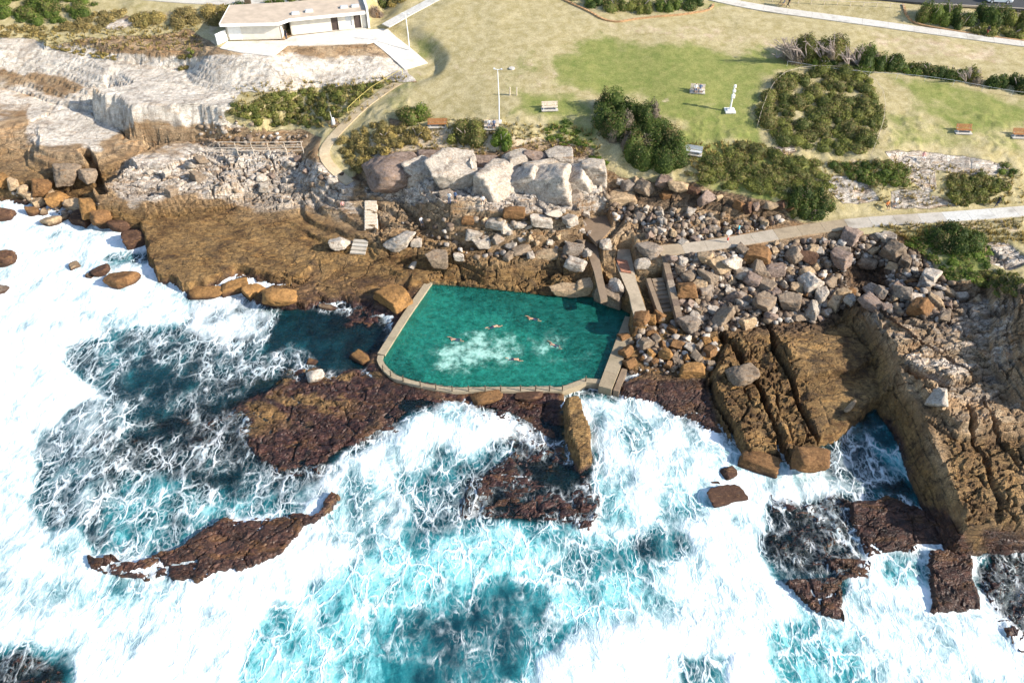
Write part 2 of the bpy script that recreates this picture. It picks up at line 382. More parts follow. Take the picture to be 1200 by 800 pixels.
for k, (pts, hw) in PATHS.items():
    PW[k] = [(*W(px, py, z), z) for px, py, z in pts]
    d, zz = linesd(GX, GY, PW[k], 8)
    m = 1 - sst(hw + .1, hw + 3.5, d)
    H = lerp(H, zz - .10, m)
# small concrete platforms of the pool access: (outline px, top z)
SLABS = [
 ('landing', [(678, 258), (710, 252), (716, 268), (700, 286), (690, 275)], 4.7),
 ('gangway', [(684, 282), (700, 288), (706, 322), (712, 350), (704, 352), (696, 318)], 3.4),
 ('ramp', [(724, 292), (738, 292), (746, 330), (760, 372), (745, 380), (737, 345), (722, 310)], 3.2),
 ('steps', [(763, 328), (778, 326), (791, 368), (776, 373)], 2.6),
 ('apron', [(776, 288), (818, 284), (820, 297), (782, 301)], 4.9),
]
PLAT_W = {}
for nm, poly, z in SLABS:
    PLAT_W[nm] = [W(px, py, z) for px, py in poly]
    sd = polysd(GX, GY, PLAT_W[nm], 6)
    H = lerp(H, z - .12, 1 - sst(.05, .5, sd))

# ------------------------------------------------------------------ masks, worked out on the levelled ground
PX, PY = proj(GX, GY, H)
wx = (fbm(GX / 5, GY / 5, 3, 4) - .5) * 2; wy = (fbm(GX / 5 + 90, GY / 5, 8, 4) - .5) * 2
fine = fbm(GX / 1.1, GY / 1.1, 77, 4)
def pm(poly, soft=6, warp=10):
    w2 = warp * .8
    sd = polysd(PX + wx * warp, PY + wy * w2, poly, soft * 2 + 5)
    return 1 - sst(-soft, soft, sd)
GRASS_LINE = [(-400, 46), (0, 44), (60, 50), (130, 42), (180, 38), (225, 36), (240, 44), (262, 58), (330, 40), (440, 40), (478, 80), (492, 96), (455, 96), (415, 98), (330, 104), (286, 112),
              (258, 138), (300, 152), (350, 152), (378, 162), (372, 182), (392, 204), (412, 208), (428, 186), (470, 178), (520, 176), (575, 178), (640, 172), (690, 178), (706, 192), (735, 205), (770, 212),
              (812, 214), (850, 232), (905, 244), (940, 262), (1000, 266), (1010, 276), (1060, 272), (1078, 296), (1100, 318), (1130, 330), (1160, 322), (1210, 340), (1500, 340), (1500, -600), (-400, -600)]
grass = pm(GRASS_LINE, 3, 7)
BARE = [([(1035, 180), (1075, 178), (1140, 186), (1172, 192), (1178, 204), (1140, 206), (1095, 200), (1100, 222), (1088, 226), (1060, 208)], 1),
        ([(1042, 224), (1075, 222), (1115, 236), (1120, 243), (1060, 244), (1042, 244)], 1),
        ([(962, 206), (1000, 206), (1016, 216), (1030, 236), (985, 240), (968, 222)], 1),
        ([(905, 172), (925, 168), (934, 176), (916, 182)], 1), ([(118, 30), (150, 16), (162, 22), (140, 36)], .8),
        ([(1150, 286), (1180, 286), (1206, 308), (1180, 318), (1156, 308)], 1), ([(590, 172), (640, 166), (700, 176), (690, 196), (600, 190)], .6), ([(800, 216), (900, 234), (930, 250), (860, 250), (800, 236)], .9),
        ([(380, 140), (395, 136), (398, 146), (388, 152)], .8), ([(455, 138), (478, 140), (476, 152), (458, 152)], .7), ([(250, 56), (290, 66), (400, 62), (470, 86), (430, 96), (300, 110), (230, 80)], 1)]
for poly, v in BARE: grass = grass * (1 - v * pm(poly, 3, 5))
dirt = 0 * grass
for poly, v in [([(430, 160), (520, 150), (600, 158), (700, 175), (700, 196), (640, 184), (560, 182), (480, 180), (430, 186)], .85), ([(480, 60), (640, 60), (660, 92), (560, 100), (500, 84)], .45), ([(700, 22), (840, 26), (1000, 60), (940, 62), (820, 52), (720, 40)], .55),
                ([(1000, 30), (1200, 62), (1200, 84), (1040, 62)], .6), ([(0, 24), (80, 36), (200, 36), (240, 10), (180, 6), (60, 34)], .5), ([(1000, 262), (1200, 252), (1200, 280), (1060, 272)], .6), ([(585, 84), (640, 84), (640, 104), (585, 104)], .5),
                ([(500, 88), (560, 90), (560, 130), (520, 130)], .4), ([(690, 112), (800, 108), (790, 122), (700, 124)], .5), ([(235, 8), (255, 10), (262, 66), (250, 66)], .7), ([(1040, 240), (1120, 244), (1200, 240), (1120, 250), (1030, 252)], .6),
                ([(800, 164), (880, 170), (900, 180), (830, 176)], .4), ([(905, 170), (960, 186), (1050, 186), (1050, 190), (950, 192)], .8)]:
    dirt = np.maximum(dirt, v * pm(poly, 7, 9))
green = 0 * grass
for poly, v in [([(640, 60), (720, 48), (880, 62), (960, 70), (900, 90), (880, 160), (820, 172), (800, 150), (740, 118), (680, 112), (640, 92)], .95), ([(1035, 88), (1200, 118), (1200, 150), (1120, 150), (1060, 110)], .8), ([(540, 72), (620, 52), (650, 70), (600, 100), (560, 82)], .4),
                ([(1030, 130), (1200, 150), (1200, 180), (1040, 180)], .45), ([(590, 100), (690, 120), (690, 148), (600, 140)], .7), ([(480, 40), (510, 44), (505, 66), (485, 66)], .5), ([(830, 0), (870, 10), (820, 14)], .8), ([(1060, 284), (1130, 262), (1160, 290), (1150, 330), (1100, 312)], .9),
                ([(800, 160), (880, 168), (960, 190), (900, 240), (830, 228)], .8), ([(640, 140), (700, 150), (700, 180), (640, 165)], .6), ([(470, 88), (500, 92), (490, 130), (460, 120)], .4)]:
    green = np.maximum(green, v * pm(poly, 14, 18))
pale = 0 * grass
for poly, v in [([(-60, 44), (60, 46), (150, 60), (240, 60), (480, 70), (500, 96), (420, 104), (300, 146), (200, 146), (140, 140), (120, 112), (60, 82), (-60, 86)], 1), ([(-60, 90), (55, 92), (60, 120), (0, 140), (-60, 145)], .65), ([(36, 110), (100, 100), (160, 122), (150, 150), (110, 180), (36, 170)], .9),
                ([(150, 180), (250, 160), (350, 180), (420, 200), (420, 245), (300, 244), (240, 230), (150, 245), (112, 220)], .8), ([(420, 180), (700, 185), (725, 235), (700, 250), (520, 244), (430, 230)], .85), ([(250, 215), (440, 230), (430, 262), (380, 255), (280, 250)], .45),
                ([(420, 235), (700, 240), (700, 290), (560, 300), (440, 285)], .35), ([(700, 240), (780, 250), (800, 292), (700, 300)], .4), ([(860, 252), (950, 258), (860, 285), (800, 285)], .35), ([(1000, 352), (1200, 345), (1200, 480), (1110, 470), (1060, 420)], .55),
                ([(1040, 175), (1200, 185), (1120, 245), (960, 245), (960, 200)], 1), ([(640, 340), (700, 340), (700, 356), (640, 352)], .4), ([(1090, 470), (1200, 470), (1200, 520), (1110, 520)], .3), ([(1150, 280), (1210, 284), (1210, 330), (1150, 320)], .9), ([(890, 165), (940, 165), (940, 185), (890, 185)], .8), ([(110, 14), (170, 14), (150, 38), (110, 38)], .8)]:
    pale = np.maximum(pale, v * pm(poly, 8, 12))
wet = sst(5.5, 2.2, H + wx * .6) * (1 - .6 * pale)
wet = np.maximum(wet, .9 * pm([(1100, 510), (1200, 510), (1200, 620), (1130, 620)], 10, 10))
reef = sst(1.25, .25, H + wx * .35 + (fine - .5) * .6)
for poly in ([(80, 650), (190, 640), (236, 610), (300, 595), (368, 595), (392, 565), (398, 580), (372, 620), (335, 650), (275, 680), (205, 680), (110, 680)], [(890, 560), (1000, 570), (1110, 595), (1140, 632), (1165, 720), (1090, 725), (1040, 690), (1000, 740), (900, 720)], [(1150, 620), (1300, 618), (1300, 800), (1180, 780)], [(720, 446), (840, 440), (845, 510), (720, 490)]):
    reef = np.maximum(reef, .92 * pm(poly, 6, 8))
reef *= 1 - .75 * pm([(280, 430), (440, 425), (445, 445), (400, 490), (280, 500)], 14, 24) * sst(.47, .55, fbm(GX / 3.4 + GY / 6, GY / 1.7, 91, 4))
reef *= 1 - .9 * pm([(820, 380), (1050, 380), (1050, 480), (960, 540), (850, 545)], 6, 4)
reef *= 1 - .8 * pm([(655, 462), (695, 462), (698, 545), (660, 540)], 4, 3)
gap_shade_brown = np.maximum(pm([(780, 300), (900, 284), (1040, 274), (1140, 345), (1110, 385), (1000, 358), (960, 384), (800, 396)], 8, 8), .8 * pm([(700, 205), (860, 228), (950, 245), (880, 252), (780, 240), (720, 236)], 8, 10))  # rubble ground darkened like gap shade; brown rock face below the scrub
clean = pm([(-80, 40), (60, 44), (150, 58), (240, 58), (480, 66), (500, 96), (420, 106), (300, 150), (160, 146), (130, 180), (40, 180), (50, 150), (-80, 150)], 8, 8)
POOL_PX = [(505, 334), (560, 338), (640, 347), (700, 349), (738, 368), (737, 376), (710, 443), (687, 442), (657, 451.5), (567, 452), (530, 452.5), (493, 446.5), (466, 439), (455, 431), (449, 421), (450, 417)]
PZ = .75
POOL = [W(px, py, PZ) for px, py in POOL_PX]
poolsd = polysd(GX, GY, POOL, 8)
inpool = 1 - sst(-.1, .25, poolsd)

clean0 = clean
# ------------------------------------------------------------------ rock relief
rock = np.clip(1 - grass, 0, 1)
pathd = np.full(H.shape, 1e3)
for k, (pts, hw) in PATHS.items(): pathd = np.minimum(pathd, linesd(GX, GY, PW[k], 5)[0] - hw)
flat = sst(.2, 1.4, pathd) * sst(0, 1.2, np.minimum(polysd(GX, GY, tw, 4), polysd(GX, GY, shed_pad, 4)))
for nm in PLAT_W: flat = flat * sst(.05, .5, polysd(GX, GY, PLAT_W[nm], 4))
amp = .24 + 0 * H
for poly, a in [([(165, 245), (330, 238), (440, 290), (350, 322), (200, 335)], .2), ([(-60, 40), (150, 60), (130, 90), (-60, 90)], .15), ([(140, 60), (490, 80), (300, 120), (130, 112)], .22), ([(900, 385), (1040, 385), (1050, 470), (960, 510)], .26), ([(830, 395), (930, 390), (965, 540), (850, 530)], .62),
                ([(250, 178), (420, 180), (425, 236), (300, 240), (230, 225)], .8), ([(120, 195), (250, 178), (240, 230), (120, 240)], .55), ([(430, 180), (720, 185), (720, 245), (430, 245)], .6), ([(700, 205), (960, 245), (800, 292), (720, 300)], .8), ([(780, 296), (1200, 290), (1200, 350), (1000, 385), (800, 390)], .6), ([(440, 245), (700, 245), (700, 345), (440, 330)], .6), ([(300, 300), (500, 300), (505, 340), (430, 360), (300, 365)], .4), ([(1000, 345), (1300, 340), (1300, 470), (1080, 470)], .62), ([(1080, 470), (1300, 470), (1300, 620), (1130, 620)], .56), ([(1110, 318), (1320, 318), (1320, 430), (1150, 415)], .7)]:
    amp = lerp(amp, a, pm(poly, 10, 6))
ca, sa = math.cos(R(14)), math.sin(R(14))
U = GX * ca + GY * sa; V = -GX * sa + GY * ca
gy_, gx_ = np.gradient(H, TY, TX); slope = np.hypot(gx_, gy_)
calmf = 1 / (1 + 3 * slope * slope)
# bedding benches on the slopes
STEP = .8
q = (H + .03 * U + 1.1 * (fbm(GX / 7, GY / 7, 12, 4) - .5)) / STEP; fr = q - np.floor(q)
H = H + rock * flat * sst(.3, 1.2, H) * (sst(.72, 1.0, fr) - fr) * STEP * sst(.08, .3, slope) * sst(.38, .58, fbm(GX / 9, GY / 6, 15, 3)) * (1 - .6 * sst(8, 11, H))
# thin eroded sheets lying on each other
def sheets(x, y, sx, sy, n, seed, w=.75):
    k = fbm(x / sx, y / sy, seed, 4, .45) * n; f = k - np.floor(k)
    return (np.floor(k) + sst(w, 1.0, f)) / n, sst(w, .9, f) * sst(1.0, .95, f)
s1, e1 = sheets(U + WARPX * 1.5, V + WARPY * 1.5, 15, 5.5, 9, 311)
s2, e2 = sheets(U + WARPX * .6, V + WARPY * .6, 5.5, 2.0, 7, 331)
# joint blocks
f1, f2, cid, ctilt = voro((U + WARPX * 1.0) / 4.6, (V + WARPY * 1.0) / 2.2, 4)
g1, g2, gid, gtilt = voro((U + WARPX * .8) / 1.5, (V + WARPY * .8) / .85, 14)
c1 = 1 - sst(.0, .075, f2 - f1); c2 = 1 - sst(0, .13, g2 - g1)
jn = sst(.35, .6, amp)                                   # how broken the rock is
rel = 2.6 * (s1 - .5) * calmf + 1.0 * (s2 - .5) * calmf
rel = rel + jn * calmf * (1.3 * (cid - .5) + 1.5 * ctilt + .55 * ((gid - .5) + gtilt * 1.5) - .5 * c2)
rel = rel - 1.0 * c1 * (.35 + .65 * jn) + .22 * (fbm(GX / .9, GY / .9, 41, 3) - .5) + .5 * (fbm(U / 6, V / 4, 23, 3) - .5)
CRACK_EDGE_SHADE = np.clip(np.maximum.reduce([.8 * c1 * (.4 + .6 * jn), .6 * c2 * jn, .75 * e1 * (.3 + .7 * (amp > .1)), .45 * e2]), 0, 1)  # dark joints, plus sheet edges darkened in place of overhang shade
amp = amp * (1 - .45 * clean0)
H = H + rock * flat * amp * rel
H = H + 1.1 * (fbm(GX / 5, GY / 2.6, 63, 4) - .5) * sst(.1, -.6, H) * sst(-4, -1.5, H)
# pitted reef and soft lawn unevenness
low = sst(1.2, .4, H)
H = H + rock * low * (.55 * (fbm(GX / 1.3, GY / 1.3, 61, 4) - .5) + .3 * (gid - .5) - .2 * c1 - .15 * c2)
H = H + (1 - rock) * flat * (.5 * (fbm(GX / 9, GY / 9, 71, 3) - .5) + .22 * sst(.4, .8, fbm(GX / 1.6, GY / 1.6, 72, 3)) * sst(25, 60, PY) * (1 - sst(150, 120, PY) * (PX > 480)))
# pool basin
pdark = np.clip(pm([(520, 320), (750, 330), (750, 440), (712, 455), (680, 435), (650, 402), (600, 366), (535, 352)], 20, 20) + pm([(430, 405), (470, 405), (520, 460), (440, 450)], 8, 8) * .8, 0, 1)
basin = -1.15 + .5 * pdark * fbm(GX / 1.4, GY / 1.4, 66, 3) + .25 * fbm(GX / 1.2, GY / 1.2, 68, 4)
H = lerp(H, basin, inpool)
# foreshore right beside the pool walls stays below the coping
near = sst(3.2, 1.2, poolsd) * (poolsd > 0) * sst(352, 372, PY)
notch_ = sst(655, 668, PX) * sst(716, 706, PX) * sst(440, 448, PY)
left_ = sst(470, 440, PX) * sst(424, 408, PY)
H = lerp(H, lerp(.72 + .35 * (fbm(GX / 1.1, GY / 1.1, 88, 3) - .5), np.minimum(H, .1), np.clip(notch_ + left_, 0, 1)), near * (PX < 716))

def ground(x, y):
    i = int(np.clip(np.searchsorted(TX, x) - 1, 0, len(TX) - 2)); j = int(np.clip(np.searchsorted(TY, y) - 1, 0, len(TY) - 2))
    u = (x - TX[i]) / (TX[i + 1] - TX[i]); v = (y - TY[j]) / (TY[j + 1] - TY[j])
    return float((H[j, i] * (1 - u) + H[j, i + 1] * u) * (1 - v) + (H[j + 1, i] * (1 - u) + H[j + 1, i + 1] * u) * v)
def at(px, py, sea=False):
    """where the sight line through a plan pixel meets the ground"""
    a = (px - 600) / FPX; b = (400 - py) / FPX; d = cF + b * cU
    t = 45.0
    while t < 400:
        z = CAM_H + d[2] * t
        g = ground(a * t, d[1] * t)
        if sea: g = max(g, 0.05)
        if z <= g: break
        t += max(.1, (z - g) * .5)
    return Vector((a * t, d[1] * t, g))

ny, nx = H.shape
verts = np.stack([GX.ravel(), GY.ravel(), H.ravel()], 1)
idx = np.arange(ny * nx).reshape(ny, nx)
quads = np.stack([idx[:-1, :-1], idx[:-1, 1:], idx[1:, 1:], idx[1:, :-1]], -1).reshape(-1, 4)
tme = np_mesh('terrain', verts, quads)
vattr(tme, 'mA', np.stack([grass, pale, wet, reef], -1))
vattr(tme, 'mB', np.stack([dirt, green, CRACK_EDGE_SHADE * rock * flat, np.clip(inpool, 0, 1)], -1))
vattr(tme, 'mC', np.stack([pdark, cid, gap_shade_brown, clean], -1))

def rock_nodes(t, p, pale, wet, reef, cell=None, crack=None, dark=None, clean=None):
    """albedo and bump of the coast sandstone"""
    n1 = t.noise(p, .35, 6, .6)[0]; n2 = t.noise(p, 1.7, 6, .65)[0]; n3 = t.noise(p, 7, 4, .6)[0]
    strat = t.noise(t.pos((.12, .12, 3.2)), 1.0, 5, .6, .6)[0]
    vein = t.noise(t.pos((.35, 2.0, 2.2), R(14)), .8, 6, .62, .9)[0]
    tan = t.mix(t.ss(.35, .68, n1), (.27, .175, .095), (.43, .315, .195))
    tan = t.mix(t.math('MULTIPLY', t.ss(.5, .72, strat), .7), tan, (.34, .175, .07))
    wht = t.mix(t.ss(.35, .65, n2), (.45, .39, .325), (.63, .57, .50))
    wht = t.mix(t.math('MULTIPLY', t.ss(.50, .66, vein), .75), wht, (.45, .30, .175))
    wht = t.mix(t.math('MULTIPLY', t.ss(.56, .7, n1), .6), wht, (.30, .255, .225))
    pn = t.noise(t.pos((.35, .8, .9), R(20)), .45, 6, .62, .8)[0]
    pale = t.ss(.30, .62, t.math('ADD', t.math('MULTIPLY', pale, .72), t.math('MULTIPLY', t.math('SUBTRACT', pn, .5), 1.1)))
    c = t.mix(pale, tan, wht)
    brn = t.mix(t.ss(.36, .64, t.math('ADD', t.math('MULTIPLY', n1, .6), t.math('MULTIPLY', n2, .4))), (.085, .045, .018), (.33, .205, .082))
    brn = t.mix(t.math('MULTIPLY', t.ss(.52, .68, vein), .8), brn, (.31, .17, .055))
    brn = t.mix(t.math('MULTIPLY', t.ss(.54, .68, n1), .75), brn, (.085, .055, .032))
    c = t.mix(wet, c, brn)
    rf = t.mix(t.ss(.4, .62, n2), (.026, .014, .015), (.082, .038, .030))
    rf = t.mix(t.math('MULTIPLY', t.ss(.53, .62, t.noise(t.pos((.5, 1.3, 1), R(-25)), .55, 6, .65, .6)[0]), .5), rf, t.mix(t.ss(.4, .6, n3), (.11, .05, .02), (.17, .085, .03)))
    c = t.mix(reef, c, rf)
    if dark is not None: c = t.mix(t.math('MULTIPLY', dark, .9), c, t.mix(t.ss(.4, .65, n2), (.06, .042, .03), (.19, .115, .065)))
    # laminae: little steps where one eroded sheet ends on the next, and joints
    kv = t.noise(t.pos((.16, .5, .9), R(14)), 1.0, 5, .55, .5)[0]
    k9 = t.math('MULTIPLY', kv, 16); fr_ = t.math('FRACT', k9)
    step = t.math('ADD', t.math('FLOOR', k9), t.ss(.72, 1, fr_))
    lip_shade = t.math('MULTIPLY', t.ss(.70, .9, fr_), t.ss(.46, .6, n1))  # sheet edges darkened in the colour to suggest undercut shade
    jv = t.voro(t.vadd(t.pos((.38, .95, .8), R(14)), t.noise(p, .7, 4)[1], .45), 1.0)['Distance']
    jnt = t.math('MULTIPLY', t.math('SUBTRACT', 1, t.ss(.0, .035, jv)), t.ss(.44, .56, t.noise(p, .25, 4)[0]))
    jv2 = t.voro(t.vadd(t.pos((1.1, 2.4, 2.0), R(14)), t.noise(p, 1.5, 4)[1], .4), 1.0)['Distance']
    jnt = t.math('MAXIMUM', jnt, t.math('MULTIPLY', t.math('SUBTRACT', 1, t.ss(.0, .05, jv2)), t.math('MULTIPLY', .7, t.ss(.52, .6, t.noise(p, .4, 4)[0]))))
    dk = t.math('MAXIMUM', t.math('MULTIPLY', lip_shade, .55), t.math('MULTIPLY', jnt, .8))
    if clean is not None:
        keep_ = t.math('SUBTRACT', 1, t.math('MULTIPLY', clean, .6)); dk = t.math('MULTIPLY', dk, keep_)
        c = t.mix(t.math('MULTIPLY', t.math('MULTIPLY', clean, pale), .55), c, t.mix(t.ss(.35, .65, n2), (.58, .51, .42), (.72, .665, .58)))
    else: keep_ = 1.0
    c = t.mix(dk, c, t.mix(1, c, (.18, .15, .13), 'MULTIPLY'))
    # dark lichen and rust stains, fine grain
    c = t.mix(t.math('MULTIPLY', t.ss(.53, .67, t.noise(p, .7, 7, .7)[0]), t.math('MULTIPLY', keep_, .66)), c, t.mix(1, c, (.30, .27, .25), 'MULTIPLY'))
    c = t.mix(.55, c, t.mix(1, c, t.mix(t.ss(.3, .7, n3), (.55, .52, .5), (1.4, 1.4, 1.4)), 'MULTIPLY'))
    if cell is not None:
        c = t.mix(.5, c, t.mix(1, c, t.mix(cell, (.6, .58, .56), (1.35, 1.34, 1.3)), 'MULTIPLY'))
    if crack is not None:
        c = t.mix(t.math('MULTIPLY', crack, .6), c, (.035, .027, .022))
    h = t.math('ADD', t.math('MULTIPLY', n2, .45), t.math('MULTIPLY', n3, .18))
    h = t.math('ADD', h, t.math('MULTIPLY', t.ss(0, .12, t.voro(t.vadd(p, t.noise(p, 1.2, 3)[1], .7), 1.15)['Distance']), .22))
    h = t.math('ADD', h, t.math('MULTIPLY', strat, .4))
    h = t.math('ADD', h, t.math('MULTIPLY', step, .55))
    h = t.math('SUBTRACT', h, t.math('MULTIPLY', jnt, .8))
    return c, h

t = NT('ground_rock_and_lawn')
p = t.pos(); A = t.attr('mA'); B = t.attr('mB'); C = t.attr('mC')
As = t.sep(A.outputs['Color']); Bs = t.sep(B.outputs['Color']); Cs = t.sep(C.outputs['Color'])
rc, rh = rock_nodes(t, p, As[1], As[2], A.outputs['Alpha'], Cs[1], Bs[2], Cs[2], C.outputs['Alpha'])
gn1 = t.noise(p, .12, 6, .62)[0]; gn2 = t.noise(p, .75, 6, .65)[0]; gn3 = t.noise(p, 5, 5, .7)[0]
gcol = t.mix(t.ss(.3, .7, gn2), (.31, .255, .115), (.455, .38, .22))
lush = t.mix(t.ss(.3, .7, gn2), (.15, .18, .042), (.255, .25, .078))
gf = t.ss(.34, .72, t.math('ADD', t.math('MULTIPLY', Bs[1], .58), t.math('ADD', t.math('MULTIPLY', t.math('SUBTRACT', gn1, .5), .9), t.math('MULTIPLY', t.math('SUBTRACT', t.noise(p, .33, 6, .65)[0], .1), .6))))
gcol = t.mix(gf, gcol, lush)
gcol = t.mix(t.math('MULTIPLY', t.ss(.6, .72, t.noise(p, .33, 7, .7)[0]), .45), gcol, (.13, .12, .03))
gcol = t.mix(t.ss(.45, .62, t.math('ADD', t.math('MULTIPLY', Bs[0], .7), t.math('MULTIPLY', t.math('SUBTRACT', t.noise(p, .5, 6, .65)[0], .35), .7))), gcol, t.mix(t.ss(.35, .65, gn2), (.41, .305, .195), (.54, .435, .30)))
gcol = t.mix(.6, gcol, t.mix(1, gcol, t.mix(t.ss(.3, .7, gn3), (.62, .62, .6), (1.35, 1.34, 1.3)), 'MULTIPLY'))
gsharp = t.ss(.38, .62, t.math('ADD', As[0], t.math('MULTIPLY', t.math('SUBTRACT', gn3, .5), .5)))
col = t.mix(gsharp, rc, gcol)
pcol = t.mix(t.ss(.36, .64, t.noise(p, 1.3, 5, .6)[0]), (.24, .33, .24), (.58, .62, .50))
pcol = t.mix(t.ss(.3, .6, t.math('ADD', t.math('MULTIPLY', Cs[0], .72), t.math('MULTIPLY', t.math('SUBTRACT', t.noise(p, 1.1, 5)[0], .4), .8))), pcol, (.05, .055, .045))
col = t.mix(B.outputs['Alpha'], col, pcol)
hh = t.mix(gsharp, rh, t.math('ADD', t.math('MULTIPLY', gn3, .3), t.math('MULTIPLY', gn2, .3)))
nrm = t.bump(t.math('MULTIPLY', hh, t.math('SUBTRACT', 1, t.math('MULTIPLY', C.outputs['Alpha'], .45))), .75, .2)
rough = t.math('SUBTRACT', .9, t.math('MULTIPLY', t.math('MULTIPLY', A.outputs['Alpha'], t.math('SUBTRACT', 1, gsharp)), .5))
M_TERR = t.done(t.bsdf(col, rough, nrm, .25))
to = tag(link('terrain', tme, M_TERR, smooth=True), kind='structure')
# crisp arrises: faces at sharp breaks of the bedrock are shaded flat
Hq = H[:-1, :-1] + H[1:, 1:] - H[:-1, 1:] - H[1:, :-1]
lap = np.zeros(H.shape); lap[1:-1, 1:-1] = np.abs(H[2:, 1:-1] + H[:-2, 1:-1] - 2 * H[1:-1, 1:-1]) + np.abs(H[1:-1, 2:] + H[1:-1, :-2] - 2 * H[1:-1, 1:-1])
sharp = (np.maximum.reduce([lap[:-1, :-1], lap[1:, 1:], lap[:-1, 1:], lap[1:, :-1]]) > .16) & (rock[:-1, :-1] > .5)
tme.polygons.foreach_set('use_smooth', ~sharp.ravel())
# ------------------------------------------------------------------ sea
SX = axis([(-96, 78, .25)], -4000, 4000); SY = axis([(22, 116, .25)], -3000, 125)
SGX, SGY = np.meshgrid(SX, SY)
def tsample(x, y):
    i = np.clip(np.searchsorted(TX, x) - 1, 0, len(TX) - 2); j = np.clip(np.searchsorted(TY, y) - 1, 0, len(TY) - 2)
    u = np.clip((x - TX[i]) / (TX[i + 1] - TX[i]), 0, 1); v = np.clip((y - TY[j]) / (TY[j + 1] - TY[j]), 0, 1)
    return (H[j, i] * (1 - u) + H[j, i + 1] * u) * (1 - v) + (H[j + 1, i] * (1 - u) + H[j + 1, i + 1] * u) * v
TH = tsample(SGX, SGY)
PX, PY = proj(SGX, SGY, 0.15 + 0 * SGX)
wx = (fbm(SGX / 4.5, SGY / 4.5, 103, 5) - .5) * 2; wy = (fbm(SGX / 4.5 + 90, SGY / 4.5, 108, 5) - .5) * 2
foam = .84 - .07 * sst(350, 520, PX) + .3 * (fbm(SGX / 11, SGY / 8, 301, 3) - .5); aer = .75 + 0 * PX; swell = 0 * PX
def paint(arr, poly, v, soft=14, warp=22):
    m = pm(poly, soft, warp); return lerp(arr, v, m)
